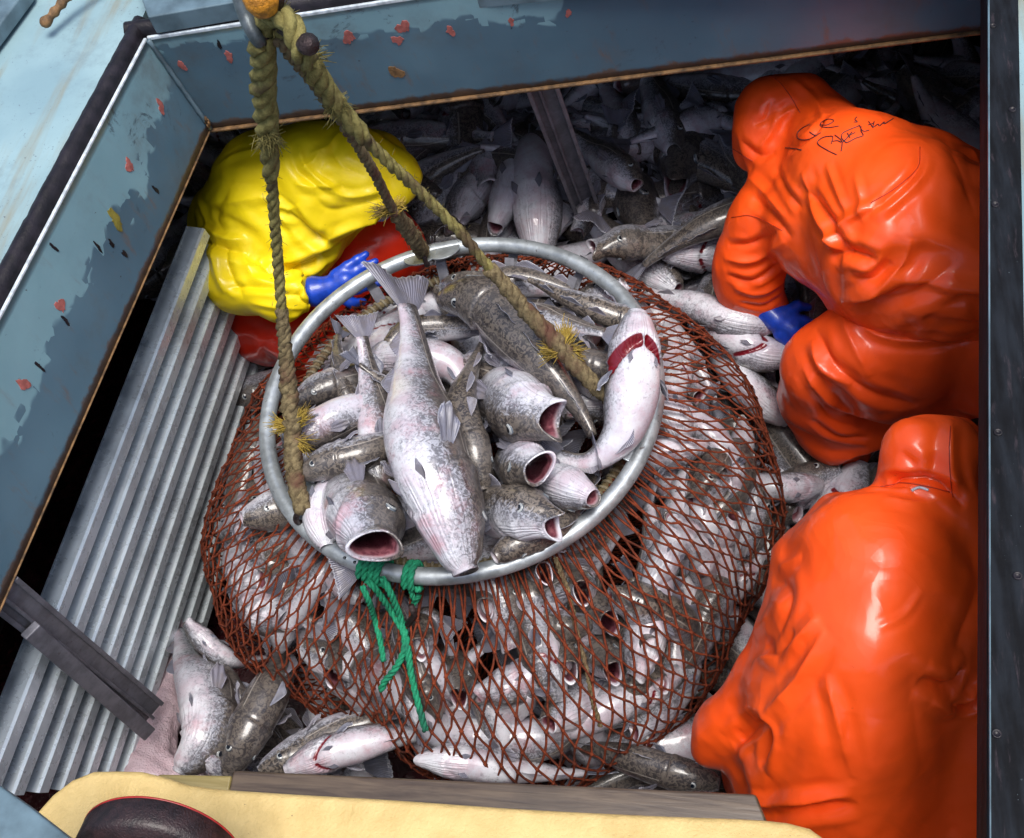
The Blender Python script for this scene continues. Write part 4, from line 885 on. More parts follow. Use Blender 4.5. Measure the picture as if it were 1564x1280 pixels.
# prototypes for the copied fish (heading +X, back +Z)
def proto(bend, sag, **kw):
    kw['wide'] = 1.12+.08*(kw['seed'] % 3)
    x = np.linspace(0, 1, 6); pts = np.stack([.34-.68*x, bend*np.sin((x-.1)*math.pi*1.1), sag*np.sin(x*math.pi)], 1)
    o = make_fish(pts, (0, 0, 1.), None, None, M_=26, **kw); del o['pxy']; return o
PROTO = [proto(.03, 0, gape=0, seed=1), proto(-.05, 0, gape=.9, seed=2), proto(.06, .02, gape=.35, fat=1.15, seed=3), proto(-.02, -.03, gape=1., fat=1.2, gill=.6, seed=4),
         proto(.09, 0, gape=.1, seed=5), proto(0, .03, gape=.6, fat=1.1, seed=6), proto(-.08, -.02, gape=0, fat=1.25, gill=.8, seed=7)]
used = [False]*len(PROTO)
def kids(o): return list(o.children)
KIDS = [kids(o) for o in PROTO]
AUTO = []
def place(k, pos, head, dors, scale=1., zone=None):
    o = PROTO[k]
    if not used[k]: used[k] = True
    else:
        src = o; o = src.copy(); C.objects.link(o)
        for c in KIDS[k]:
            d = c.copy(); d.parent = o; C.objects.link(d)
    X = unit(head); Z = np.array(dors, float); Z = unit(Z-X*(Z@X)); Y = np.cross(Z, X)
    o.matrix_world = Matrix([[X[i]*scale, Y[i]*scale, Z[i]*scale, pos[i]] for i in range(3)]+[[0, 0, 0, 1]])
    AUTO.append((o, k, np.array(pos), unit(head), Z, zone)); return o

HZ = .74
hf = hfish
# the big one in front: belly up, tail at the ring's top
hf([(715, 868, .86), (690, 790, .90), (655, 690, .93), (640, 600, .88), (631, 512, .86), (612, 420, .89)], 222, 'biggest cod, belly up, spanning the ring with its tail at the top', fat=1.12, wide=.98, gape=.04, seed=11, tw=999)
hf([(676, 452, .84), (735, 462, .86), (798, 520, .86), (856, 588, .84), (898, 650, .80), (918, 712, .76)], 22, 'brown-backed cod lying under the right bridle rope, head at upper left', fat=1.2, gill=1.2, seed=12, wide=1.0)
hf([(972, 482, .90), (968, 545, .88), (962, 612, .84), (945, 668, .80), (895, 706, .77), (826, 682, .75)], 200, 'cod with dazzling white throat and red gill slit against the right rim', fat=1.1, wide=1.25, gill=2.9, seed=13)
hf([(854, 652, .90), (808, 634, .86), (775, 614, .76), (758, 605, .60), (760, 612, .46), (775, 630, .34)], 104, 'open-mouthed white-cheeked cod facing right in the middle of the ring', gape=.75, wide=1.12, seed=14)
hf([(820, 722, .92), (800, 712, .82), (785, 703, .70), (780, 705, .56), (790, 720, .40)], 75, 'cod with round gaping mouth right of the biggest cod', gape=1., seed=15, wide=.95)
hf([(856, 798, .88), (808, 784, .85), (765, 780, .76), (745, 785, .62), (745, 800, .44)], 298, 'brown-headed cod with pink mouth open near the lower right rim', gape=.7, wide=1.15, seed=16)
hf([(908, 764, .85), (872, 748, .81), (838, 738, .70), (830, 740, .55), (840, 760, .40)], 150, 'small-looking pale cod head nudging the lower right rim', gape=.15, seed=17)
hf([(584, 838, .97), (562, 795, .88), (546, 762, .76), (540, 745, .60), (548, 745, .42)], 244, 'cod with the widest gaping mouth above the green lashing', gape=1.1, wide=1.15, seed=18)
hf([(420, 672, .82), (475, 660, .82), (540, 632, .80), (610, 622, .76), (690, 640, .70)], 245, 'white-sided cod gaping left behind the left bridle rope', gape=.8, wide=1.15, seed=19)
hf([(458, 728, .82), (505, 705, .83), (560, 690, .82), (620, 670, .77), (700, 650, .70)], 330, 'brown mottled cod below the left-gaping one, snout at the rope', fat=1.1, seed=20)
hf([(585, 760, .74), (580, 690, .77), (574, 620, .80), (562, 560, .83), (548, 484, .89)], 250, 'cod showing a grey fanned tail at the upper left of the ring', seed=21, tw=999)
hf([(720, 640, .72), (660, 620, .76), (610, 596, .80), (570, 572, .83), (532, 540, .87)], 20, 'cod whose notched tail crosses the grey fanned tail', seed=22, tw=999)
hf([(738, 745, .80), (722, 690, .83), (704, 620, .83), (722, 560, .80), (745, 505, .77)], 335, 'slim brown cod curving down beside the biggest cod, head lowest', gape=0, seed=23)
hf([(1000, 505, .72), (925, 478, .76), (868, 455, .78), (820, 432, .79), (785, 418, .80)], 10, 'slender brown cod stretched below the upper right lacing rope', seed=24)
hf([(760, 480, .68), (820, 484, .73), (880, 498, .77), (915, 506, .79), (948, 512, .80)], 130, 'cod with pale tail stalk and dark fan beside the white throat', seed=25, tw=999)
hf([(588, 528, .78), (630, 505, .76), (680, 500, .74), (740, 500, .72), (800, 505, .68)], 60, 'pinkish cod lying crosswise behind the biggest tail, eye showing', gape=.1, seed=26)
hf([(452, 615, .78), (500, 590, .77), (560, 575, .74), (620, 570, .7), (700, 570, .66)], 310, 'bruised brown cod at the upper left of the ring', seed=27)
hf([(500, 835, .76), (490, 790, .76), (520, 740, .74), (570, 700, .7), (620, 640, .62)], 200, 'dark cod wedged low against the left rim', seed=28)
hf([(830, 600, .72), (780, 575, .75), (730, 560, .74), (690, 560, .7), (640, 555, .66)], 75, 'blue-grey cod tucked behind the open-mouthed white-cheeked one', seed=29)
hf([(960, 580, .72), (915, 560, .76), (870, 545, .76), (820, 530, .72), (780, 510, .68)], 15, 'dark speckled cod beneath the brown-backed one near the rope tuft', seed=30)
hf([(560, 560, .7), (610, 545, .74), (690, 560, .72), (720, 620, .7), (730, 700, .66)], 190, 'pale crumpled cod seen only beside the biggest cod', fat=1.2, seed=32)
hf([(760, 850, .8), (800, 825, .78), (860, 800, .74), (900, 740, .7), (930, 690, .66)], 350, 'brown cod low against the rim under the pink-mouthed head', seed=33)
hf([(680, 430, .70), (730, 440, .72), (790, 430, .72), (850, 440, .7), (920, 470, .66)], 90, 'dim cod under the back rim of the ring', seed=34)
hf([(545, 640, .74), (530, 600, .76), (520, 560, .77), (515, 530, .76), (520, 500, .74)], 30, 'dark cod beneath the crossing tails', seed=35)
# heap in front of the bag, hand placed
G2 = 'cod lying on the heap around the bag'
hf([(283, 1180, .34), (318, 1128, .36), (318, 1060, .30), (290, 1010, .22), (272, 945, .10)], 260, 'grey cod curled beside the pink guts, head down at the ledge', G2, seed=41, fat=1.15, gape=.1)
hf([(300, 1130, .40), (325, 1155, .36), (345, 1175, .3), (380, 1190, .22), (430, 1200, .12)], 120, 'cod snout poking up open beside the yellow ledge', G2, seed=42, gape=.7)
hf([(350, 1182, .34), (378, 1120, .36), (410, 1060, .34), (430, 1010, .28), (420, 950, .18)], 345, 'dark spotted cod with pale flank stripe below the bag', G2, seed=43, fat=1.2)
hf([(325, 1010, .26), (360, 1060, .26), (390, 1090, .22), (420, 1120, .18), (440, 1150, .1)], 10, 'dark cod half under the bag left of the spotted one', G2, seed=44)
hf([(400, 1180, .36), (455, 1150, .34), (520, 1115, .32), (590, 1090, .3), (650, 1060, .2)], 330, 'olive brown cod slanting up under the left lobe of the bag', G2, seed=45, gape=0)
hf([(440, 1175, .38), (500, 1150, .38), (580, 1128, .36), (650, 1120, .32), (720, 1130, .26)], 165, 'pink-stained white-bellied cod lying along the wet board', G2, seed=46, fat=1.1, gill=.8)
hf([(638, 1158, .38), (690, 1162, .38), (760, 1170, .34), (840, 1180, .28), (920, 1180, .2)], 170, 'white cod under the green rope end with open mouth', G2, seed=47, gape=.5)
hf([(285, 950, .34), (305, 972, .32), (335, 1000, .28), (370, 1010, .2), (420, 1000, .1)], 200, 'small gaping cod head beside the aluminium wall', G2, seed=48, gape=.9)
hf([(1095, 1195, .28), (1030, 1180, .28), (965, 1160, .26), (905, 1145, .22), (850, 1140, .14)], 340, 'finely spotted cod between the bag and the crouching orange figure', G2, seed=49)
hf([(1250, 740, .2), (1200, 745, .26), (1150, 745, .26), (1100, 760, .2), (1050, 760, .1)], 180, 'grey cod tail side of the bag by the dark boot', G2, seed=50)
# behind the bag
G3 = 'cod on the heap behind the ring'
hf([(985, 350, .42), (975, 320, .40), (960, 280, .34), (945, 230, .26), (930, 160, .2)], 20, 'dark brown cod hanging head down beside the stanchion foot', G3, seed=51, gape=.4)
hf([(905, 385, .50), (950, 372, .48), (1010, 370, .42), (1080, 360, .35), (1150, 340, .3)], 330, 'cod gaping wide at the foot of the stanchion', G3, seed=52, gape=1.1)
hf([(1210, 300, .48), (1150, 320, .50), (1080, 345, .50), (1010, 385, .46), (960, 425, .40)], 20, 'long cod reaching from the orange sleeve towards the ring', G3, seed=53, fat=1.1)
hf([(1028, 285, .46), (1045, 240, .42), (1075, 200, .38), (1110, 150, .3), (1140, 90, .25)], 20, 'cod with open mouth pointing down left of the hooded head', G3, seed=54, gape=.8)
hf([(742, 300, .46), (740, 255, .44), (750, 215, .4), (770, 170, .35), (800, 120, .3)], 165, 'pale cod gaping downward in the middle of the shadowed heap', G3, wide=.85, seed=55, gape=.9)
hf([(755, 352, .46), (775, 300, .46), (790, 250, .42), (800, 200, .36), (810, 150, .3)], 190, 'upright white cod left of the stanchion, mouth low', G3, wide=.8, seed=56, gape=.3)
hf([(825, 395, .42), (822, 330, .46), (818, 260, .45), (822, 215, .40), (830, 150, .32)], 200, 'slender pale cod standing tail down near the stanchion', G3, seed=57)
hf([(690, 350, .44), (705, 320, .44), (725, 280, .4), (700, 230, .36), (690, 180, .3)], 160, 'white-faced cod with open mouth right of the yellow jacket', G3, seed=58, gape=.7)
hf([(640, 290, .42), (690, 255, .44), (740, 215, .42), (790, 185, .38), (840, 150, .3)], 150, 'grey cod slanting beside the yellow hood', G3, seed=59, fat=1.15)
hf([(860, 240, .38), (920, 225, .42), (990, 215, .42), (1050, 205, .38), (1110, 200, .3)], 150, 'cod lying crosswise behind the stanchion with a stained belly', G3, seed=60, fat=1.2)
hf([(1180, 500, .4), (1120, 490, .42), (1060, 470, .40), (1000, 455, .36), (950, 430, .3)], 160, 'pale cod below the orange sleeve, red stains on its belly', G3, seed=61)
hf([(1215, 545, .34), (1160, 540, .36), (1110, 515, .36), (1070, 490, .3), (1020, 460, .2)], 140, 'blood-streaked cod under the blue glove', G3, seed=62, gill=1.)
hf([(1225, 400, .30), (1245, 440, .36), (1240, 500, .36), (1220, 550, .3), (1200, 600, .2)], 10, 'grey cod hanging below the orange arm', G3, seed=63)
hf([(1200, 640, .2), (1150, 600, .28), (1120, 560, .28), (1100, 540, .2), (1080, 500, .1)], 200, 'grey finned cod between the net and the orange knee', G3, seed=64)

# ---------------- automatic fish on the heap, in the bag, and under the ring
rg = np.random.RandomState(5)
def heap_z(x, y):
    b = .04+.38*float(np.clip((y-.35)/.8, 0, 1))
    if x > .6: b = max(b, .10)
    return b
def in_bag(x, y): return math.hypot(x, y) < .62
cnt = 0
heap_pts = []
for lay in range(2):
    for gx in np.arange(-1.15, 2.1, .175):
        for gy in np.arange(-1.15, 2.3, .19):
            x = gx+rg.uniform(-.08, .08); y = gy+rg.uniform(-.08, .08)
            if in_bag(x, y): continue
            z = heap_z(x, y)-.11*lay+rg.uniform(-.03, .03)
            px, py = PR((x, y, z))
            if not (-60 < px < 1620 and 60 < py < 1300): continue
            if y > .75 and PR((x, y, z))[1] < 70: continue
            if x < -.60 and y < .4: continue                      # behind the pen wall
            if px > 1330 and py < 1250 and lay == 1: continue
            if lay == 1 and rg.rand() < .35: continue
            a = rg.uniform(0, 6.28); hd = np.array([math.cos(a), math.sin(a), rg.uniform(-.35, .2)]); u = rg.uniform(0, 6.28)
            dz = np.array([math.cos(u), math.sin(u), rg.uniform(-.7, .9)])
            place(rg.randint(len(PROTO)), (x, y, z), hd, dz, rg.uniform(.72, .95), 'back' if y > .45 else 'side'); cnt += 1
            if y > .45 and lay == 0:
                b = rg.uniform(0, 6.28); place(rg.randint(len(PROTO)), (x+rg.uniform(-.1, .1), y+rg.uniform(-.1, .1), z+.05), (math.cos(b), math.sin(b), rg.uniform(-.5, .1)), (math.cos(b+2), math.sin(b+2), rg.uniform(-1, .4)), rg.uniform(.6, .8), 'back')
for i in range(34):                                             # filling below the ring's heroes
    a = rg.uniform(0, 6.28); r = .36*math.sqrt(rg.rand()); p = (r*math.cos(a), .03+r*math.sin(a), rg.uniform(.52, .68)); b = rg.uniform(0, 6.28)
    place(rg.randint(len(PROTO)), p, (math.cos(b), math.sin(b), rg.uniform(-.2, .2)), (math.cos(b+1.6), math.sin(b+1.6), rg.uniform(-1, 1)), rg.uniform(.6, .8), 'ring')
# bag surface
BAGP = [(.50, .665), (.535, .655), (.63, .60), (.715, .51), (.765, .40), (.785, .29), (.765, .17), (.69, .05), (.56, -.04), (.36, -.09), (.12, -.11), (.02, -.11)]
BP = resample([(a, 0, b) for a, b in BAGP], 60)
def bag(theta, s):
    """theta radians, s 0 ring .. 1 bottom"""
    r = np.interp(s*59, range(60), BP[:, 0]); z = np.interp(s*59, range(60), BP[:, 2])
    k = np.clip(s/.3, 0, 1)
    lob = 0
    for (t0, wd, am) in LOBES: 
        d = (theta-math.radians(t0)+np.pi) % (2*np.pi)-np.pi; lob = lob+am*np.exp(-(d/math.radians(wd))**2)
    r = r*(1+lob*k)+.010*np.sin(theta*7+s*5)*k+.012*np.sin(theta*11+s*9)*k
    z = z+.015*np.sin(theta*5+1)*k
    return np.stack([r*np.cos(theta), .02+r*np.sin(theta), z], -1)
LOBES = [(188, 22, .08), (215, 20, .05), (253, 8, -.10), (287, 24, .10), (330, 22, .02), (20, 30, .02), (90, 40, -.05), (140, 25, -.05)]
def bag_n(th, s):
    e = 1e-2; a = bag(np.array(th+e), np.array(s))-bag(np.array(th-e), np.array(s)); b = bag(np.array(th), np.array(s+e))-bag(np.array(th), np.array(s-e)); n_ = unit(np.cross(b, a))
    p = bag(np.array(th), np.array(s)); return n_ if n_@(p-np.array([0, 0, .3])) > 0 else -n_
def on_bag(px, py, off=.02, zmax=.72):
    r_ = ray(px, py)
    for t in np.arange(1.6, 4.2, .004):
        p = CAM+r_*t
        if p[2] > zmax: continue
        s_ = float(np.interp(-p[2], -BP[:, 2], np.linspace(0, 1, 60))); th = math.atan2(p[1]-.02, p[0]); q = bag(np.array(th), np.array(s_))
        if math.hypot(p[0], p[1]-.02) < math.hypot(q[0], q[1]-.02)+off: return p
    return CAM+r_*3
bag_cnt = 0
BAGFISH = []
def surf_pt(th, s_, dep):
    s_ = float(np.clip(s_, -.05, .93)); return bag(np.array(th), np.array(max(s_, 0.)))-bag_n(th, max(s_, .01))*dep+np.array([0, 0, .0])
def bag_fish(th, s_, ang, L, dep0, dep1, belly, label=None, **kw):
    """head at (th, s_), body running away along ang inside the net"""
    pts = []
    for k in range(7):
        t = k/6; r_ = max(.25, float(np.interp(np.clip(s_, 0, 1)*59, range(60), BP[:, 0])))
        pts.append(surf_pt(th, s_, dep0+(dep1-dep0)*t)); th += math.cos(ang)*L/6/r_; s_ += math.sin(ang)*L/6/1.55; ang += kw.get('curl', 0)/6
        if s_ > .9 or s_ < .03: ang = -ang*.6
    kw.pop('curl', None)
    n_ = unit(pts[1]-np.array([0, 0, .25])); t_ = unit(pts[0]-pts[2]); n_ = unit(n_-t_*(n_@t_)); w_ = np.cross(t_, n_); a = math.radians(belly)
    o = make_fish(pts, n_*math.cos(a)+w_*math.sin(a), label, None, M_=26, **kw); del o['pxy']; return o
for ring_s, num in ((.05, 15), (.13, 17), (.21, 18), (.29, 19), (.37, 20), (.45, 20), (.53, 19), (.61, 16), (.70, 12)):
    for i in range(num):
        th = 2*math.pi*(i+rg.uniform(-.3, .3))/num+ring_s*9; s_ = ring_s+rg.uniform(-.03, .03)
        p = bag(np.array(th), np.array(s_)); n_ = bag_n(th, s_)
        if n_@view(p) < -.15: continue
        L = rg.uniform(.42, .62); g_ = rg.choice([0, .05, .2, .5, .8, .95, 1.]); ang = rg.choice([.3, 2.8, -.4, 3.6, -1.3, 1.5, -1.8])+rg.normal()*.35
        bl_ = rg.choice([180, 150, 210, 120, 240, 90, 270, 20])+rg.normal()*15
        o = bag_fish(th, s_, ang, L, .062 if g_ < .4 else .045, rg.uniform(.10, .17), bl_, gape=g_, wide=rg.uniform(1.05, 1.3), gill=rg.choice([0, 0, .8]), seed=int(rg.randint(1000)), curl=rg.normal()*.5)
        AUTO.append((o, 1 if g_ > .8 else 5 if g_ > .4 else 0, p, n_, np.cos(math.radians(bl_)), 'bag')); bag_cnt += 1
# second layer so that no hollow shows through the mesh
for i in range(70):
    th = rg.uniform(0, 6.28); s_ = rg.uniform(.08, .85); p = bag(np.array(th), np.array(s_)); n_ = bag_n(th, s_)
    if n_@view(p) < -.1: continue
    b = rg.uniform(0, 6.28); tg = unit(np.cross(n_, [0, 0, 1.])); dn = np.cross(n_, tg)
    place(rg.randint(len(PROTO)), p-n_*rg.uniform(.15, .20), tg*math.cos(b)+dn*math.sin(b), -n_+rg.randn(3)*.7, rg.uniform(.6, .75), 'bag')
# gaping mouths that look out through the mesh
def mouth_out(px, py, z, toward, label, sc_=1.):
    c = on_bag(px, py, -.012); t = unit(np.array(toward, float)*.6+unit(c-np.array([0, 0, .25]))*.7); side = unit(np.cross(t, [0, 0, 1.])); pts = [c+t*.005, c-t*.09*sc_, c-t*.18*sc_+side*.02, c-t*.27*sc_+side*.06, c-t*.34*sc_+side*.13, c-t*.38*sc_+side*.22]
    o = make_fish(pts, (0, .2, 1.), label, 'cod packed inside the net bag', gape=1., wide=1.15*sc_, seed=int(px), M_=30); del o['pxy']
vv = view(P(930, 980, .3))
for px, py, z, dx, lb, s_ in ((930, 945, .42, (.25, .1, .1), 'cod gaping out through the net, upper left of the roundest white lips', 1.), (992, 985, .38, (.1, -.1, .1), 'cod with the roundest white-lipped mouth pressed to the net at lower right', 1.05), (868, 1020, .36, (-.1, -.05, 0), 'cod with a round mauve mouth behind the net, left of two others', .95),
    (935, 1022, .34, (-.05, .1, -.1), 'cod mouth behind the net directly below and left of the roundest lips', 1.), (640, 985, .36, (.4, 0, 0), 'cod gaping right behind the long green rope', .9), (888, 900, .50, (-.3, .2, .1), 'dark cod mouth just below the near right rim, behind netting', .9), (505, 1030, .26, (.5, 0, 0), 'cod mouth facing right in the lower left lobe of the bag', .85), (1105, 725, .46, (.6, -.4, 0), 'cod mouth at the far right bulge of the bag', .9), (1010, 1040, .3, (.1, 0, 0), 'small gaping cod low at the right of the bag, under the roundest lips', .8), (740, 925, .4, (0, 0, 0), 'gaping cod straight below the near rim of the ring, right of the green rope', .85), (700, 1060, .3, (.2, 0, 0), 'gaping cod low in the bag, right of the long green rope end', .9), (400, 880, .4, (0, 0, 0), 'gaping cod in the upper left bulge of the bag', .8), (830, 870, .4, (.1, .2, 0), 'gaping cod directly under the rim at the dirty seam rope', .8)):
    mouth_out(px, py, z, vv+np.array(dx), lb, s_)

# ------------------------------------------------------------------ the brailer: hoop, net, ropes
br = obj('brailer_net', None, loc=(0, .03, .75)); tag(br, 'galvanised hoop dip net bag stuffed with cod, hanging on three ropes', 'brailer net')
org = np.array([0, .03, .75])
def bpart(mb, name, mat, smooth=True, parent=None, **kw):
    mb.V = [tuple(np.array(v)-org) for v in mb.V]; return mb.build(name, mat, parent or br, smooth=smooth, **kw)
hp = [P(388, 640, .75), P(400, 560, .75), P(450, 500, .75)]
# circle through the photo's ring outline (outer edge), centre line slightly inside
edge = [(388, 650), (432, 520), (560, 425), (700, 381), (790, 371), (900, 395), (985, 470), (1017, 570), (1005, 650), (930, 780), (800, 865), (655, 890), (520, 845), (410, 735)]
E3 = np.array([P(x, y, .75) for x, y in edge]); Am = np.c_[2*E3[:, 0], 2*E3[:, 1], np.ones(len(E3))]; sol = np.linalg.lstsq(Am, (E3[:, :2]**2).sum(1), rcond=None)[0]
HC = np.array([sol[0], sol[1], .75]); HR = math.sqrt(sol[2]+sol[0]**2+sol[1]**2)-.018
print('hoop', HC, HR, 'err', np.abs(np.linalg.norm(E3[:, :2]-HC[:2], axis=1)-HR-.018).max())
def hoop_pt(a, r=0., z=0.): return HC+np.array([(HR+r)*math.cos(a), (HR+r)*math.sin(a), z])
mb = MB(); mb.tube([hoop_pt(a)+np.array([0, 0, .003*math.sin(3*a)]) for a in np.linspace(0, 2*math.pi, 120, endpoint=False)], .0215, 18, closed=True); bpart(mb, 'hoop', M['gal'])
def hoop_angle(px, py): p = P(px, py, .75)-HC; return math.atan2(p[1], p[0])
for px, py in ((532, 856), (548, 861)):
    a = hoop_angle(px, py); c = hoop_pt(a, .008, .0205); mb = MB(); mb.lathe([(.0, 0), (.004, 0), (.004, .002), (0, .002)], c, 10); bpart(mb, 'rivet_hole', M['pupil'])
# lacing rope ring inside, wrapped
LR = HR-.055
lp = np.array([HC+np.array([(LR+.008*math.sin(4*a+1))*math.cos(a), (LR+.008*math.sin(4*a+1))*math.sin(a), -.065+.012*math.sin(3*a)]) for a in np.linspace(0, 2*math.pi, 90, endpoint=False)])
mb = MB(); mb.tube(lp, .011, 8, closed=True); bpart(mb, 'lacing_rope', M['rope_dirty'])
mb = MB(); lq = resample(lp, 1500, closed=True); T, U, S_ = frames(lq, True); a = np.arange(1500)*2*math.pi/9.6
hel = lq+.0125*(np.cos(a)[:, None]*U+np.sin(a)[:, None]*S_); mb.tube(hel, .0042, 4, closed=True); bpart(mb, 'whipping', M['lace'])
for i in range(15):                                              # webbing straps holding the rope ring to the hoop
    a = 2*math.pi*i/15+.15; mb = MB(); tt_ = np.array([-math.sin(a), math.cos(a), 0]); rr_ = np.array([math.cos(a), math.sin(a), 0]); wS = .028
    prof = [(-.024, .010), (-.012, .026), (.012, .026), (.025, .006), (.020, -.02), (-.02, -.05), (-.055, -.085), (-.070, -.07), (-.055, -.05), (-.03, -.02)]
    V = []
    for s_ in (-1, 1):
        for (r_, z_) in prof: V.append(HC+rr_*(HR+r_)+tt_*s_*wS/2+np.array([0, 0, z_]))
    if i in (1, 2, 3, 4, 5, 7): 
        V2 = []
        for s_ in (-1, 1):
            for (r_, z_) in prof: V2.append(HC+rr_*(HR+r_*.93)+tt_*s_*wS/2+np.array([0, 0, z_*.96]))
        k = len(prof); mb.add(V, [(j, j+1, j+1+k, j+k) for j in range(3, k-1)]); bpart(mb, 'strap', M['steel'])
# eye plates
attach = {'left': hoop_angle(448, 792), 'back': hoop_angle(652, 392), 'right': hoop_angle(985, 668)}
def eye_plate(a, size, zoff, nm='eye_plate'):
    rr_ = np.array([math.cos(a), math.sin(a), 0]); tt_ = np.array([-math.sin(a), math.cos(a), 0]); poly = []
    for k in range(22):
        b = math.pi*k/21; poly.append((math.cos(b)*size, -.016-math.sin(b)*size*1.05))
    poly += [(-size*.98, -.004), (size*.98, -.004)]
    n_ = unit(np.array([0, 0, 1.])+rr_*-.25); mb = MB(); bot = [HC+rr_*(HR+y)+tt_*x+np.array([0, 0, zoff-y*.35]) for x, y in poly]; mb.hull(bot, [v+n_*.008 for v in bot]); bpart(mb, nm, M['gal'], False, bevel=.002)
eye_plate(attach['right'], .082, .0); eye_plate(attach['left'], .070, -.004); eye_plate(attach['back']+.03, .050, .006); eye_plate(attach['back']-.10, .050, .006)
ZB_ = .008
at3 = {k: hoop_pt(v, -.045, .03) for k, v in attach.items()}
# bridle ropes
hookp = P(415, 45, 1.93)
def pl(lst): return [P(*p) for p in lst]
def zline(p0, z0, z1, pts):            # heights falling evenly from hook to ring along pixel path
    n_ = len(pts); return [P(x, y, z0+(z1-z0)*t) for (x, y, t) in pts]
left = zline(0, 1.90, .80, [(402, 60, 0), (402, 120, .10), (407, 190, .22), (414, 270, .36), (422, 370, .53), (430, 470, .68), (438, 560, .80), (446, 650, .90), (450, 720, .96), (462, 780, 1.)])
back = zline(0, 1.90, .80, [(428, 62, 0), (462, 105, .10), (500, 155, .22), (535, 205, .35), (570, 262, .52), (600, 320, .72), (628, 358, .88), (646, 385, 1.)])
right = zline(0, 1.92, .80, [(432, 40, 0), (470, 92, .10), (512, 158, .22), (560, 215, .32), (640, 292, .48), (700, 352, .60), (748, 410, .70), (800, 470, .79), (860, 535, .88), (910, 590, .95), (955, 628, 1.)])
mb = MB(); rope(mb, left[1:], .0128, jit=.0006, seed=1); [fuzz(mb, p_, .018, .014, 26, None, 1, seed=60+i_, th=.0006) for i_, p_ in enumerate(resample(left[3:6], 9))]; bpart(mb, 'bridle_rope', M['rope'])
mb = MB(); rope(mb, left[:4], [.023, .025, .023, .017], pitch=.13, jit=.001, seed=2); fuzz(mb, left[2]+np.array([.0, -.01, -.02]), .02, .035, 220, np.array([0, -.3, -.8]), 1.0, seed=2); bpart(mb, 'splice', M['rope'])
mb = MB(); rope(mb, left[5:], [.0145, .018, .021, .023, .021], pitch=.075, strands=4, jit=.002, seed=3); fuzz(mb, left[8], .02, .02, 260, None, 1, seed=3); fuzz(mb, left[7], .02, .02, 160, None, 1, seed=4); bpart(mb, 'eye_splice', M['rope_dirty'])
mb = MB(); rope(mb, back, .0128, jit=.0006, seed=5); bpart(mb, 'bridle_rope', M['rope_dirty'])
mb = MB(); rope(mb, back[5:], [.016, .022, .022], pitch=.08, strands=4, jit=.002, seed=6); fuzz(mb, back[6], .02, .022, 200, None, 1, seed=6); bpart(mb, 'eye_splice', M['rope_dirty'])
mb = MB(); rope(mb, right, .0128, jit=.0006, seed=7); [fuzz(mb, p_, .018, .014, 26, None, 1, seed=80+i_, th=.0006) for i_, p_ in enumerate(resample(right[2:8], 16))]; bpart(mb, 'bridle_rope', M['rope'])
mb = MB(); rope(mb, right[:4], [.021, .023, .022, .017], pitch=.12, jit=.001, seed=8); fuzz(mb, right[1], .02, .03, 160, np.array([.8, 0, -.3]), 1, seed=8); fuzz(mb, right[2], .02, .028, 200, np.array([.0, -.3, -.8]), 1, seed=9); bpart(mb, 'splice', M['rope'])
mb = MB(); rope(mb, right[6:], [.016, .020, .022, .021, .019], pitch=.085, strands=4, jit=.0022, seed=10); fuzz(mb, right[8], .02, .02, 240, None, 1, seed=11); fuzz(mb, right[9], .02, .018, 160, None, 1, seed=12); bpart(mb, 'eye_splice', M['rope_dirty'])
def tuft(c, d, seed, ln=.055):
    rr_ = np.random.RandomState(seed); mb = MB(); d = unit(d)
    for i in range(110):
        e = unit(d+rr_.randn(3)*.24); l = ln*rr_.uniform(.6, 1.1); s_ = c+rr_.randn(3)*.005; mb.tube([s_, s_+e*l*.55, s_+e*l+rr_.randn(3)*.008], [.0015, .0013, .0007], 4)
    bpart(mb, 'frayed_tuft', M['rope_yellow'])
up_ = RW[:, 1]; rt_ = RW[:, 0]
tuft(left[7]+up_*.0, -rt_*1-.0*up_, 1, .05); tuft(left[7], rt_*.8+up_*.8, 2); tuft(left[7]-up_*.03, rt_*.5-up_*.4, 3, .045)
tuft(right[8], -rt_*1.-up_*.1, 4); tuft(right[8], up_*1.+rt_*.1, 5, .06); tuft(right[8]+rt_*.01, rt_*.4-up_*.1, 6, .04)
tuft(back[5], -rt_-.1*up_, 7, .045); tuft(back[5], rt_*.8+up_*.7, 8, .03)
for k, e_ in (('left', left[-1]), ('back', back[-1]), ('right', right[-1])):
    mb = MB(); c = e_; n_ = unit(CAM-c); u1 = unit(np.cross(n_, [0, 0, 1.])); u2 = np.array([0, 0, 1.]); u2 = unit(u2-0*n_)
    rr_ = unit(HC-np.array([e_[0], e_[1], HC[2]])); ring = [c+rr_*.0+(rr_*math.cos(b)+u2*math.sin(b))*.026-u2*.018 for b in np.linspace(0, 2*math.pi, 24, endpoint=False)]
    mb.tube(ring, .0075, 8, closed=True); bpart(mb, 'shackle', M['hook'])
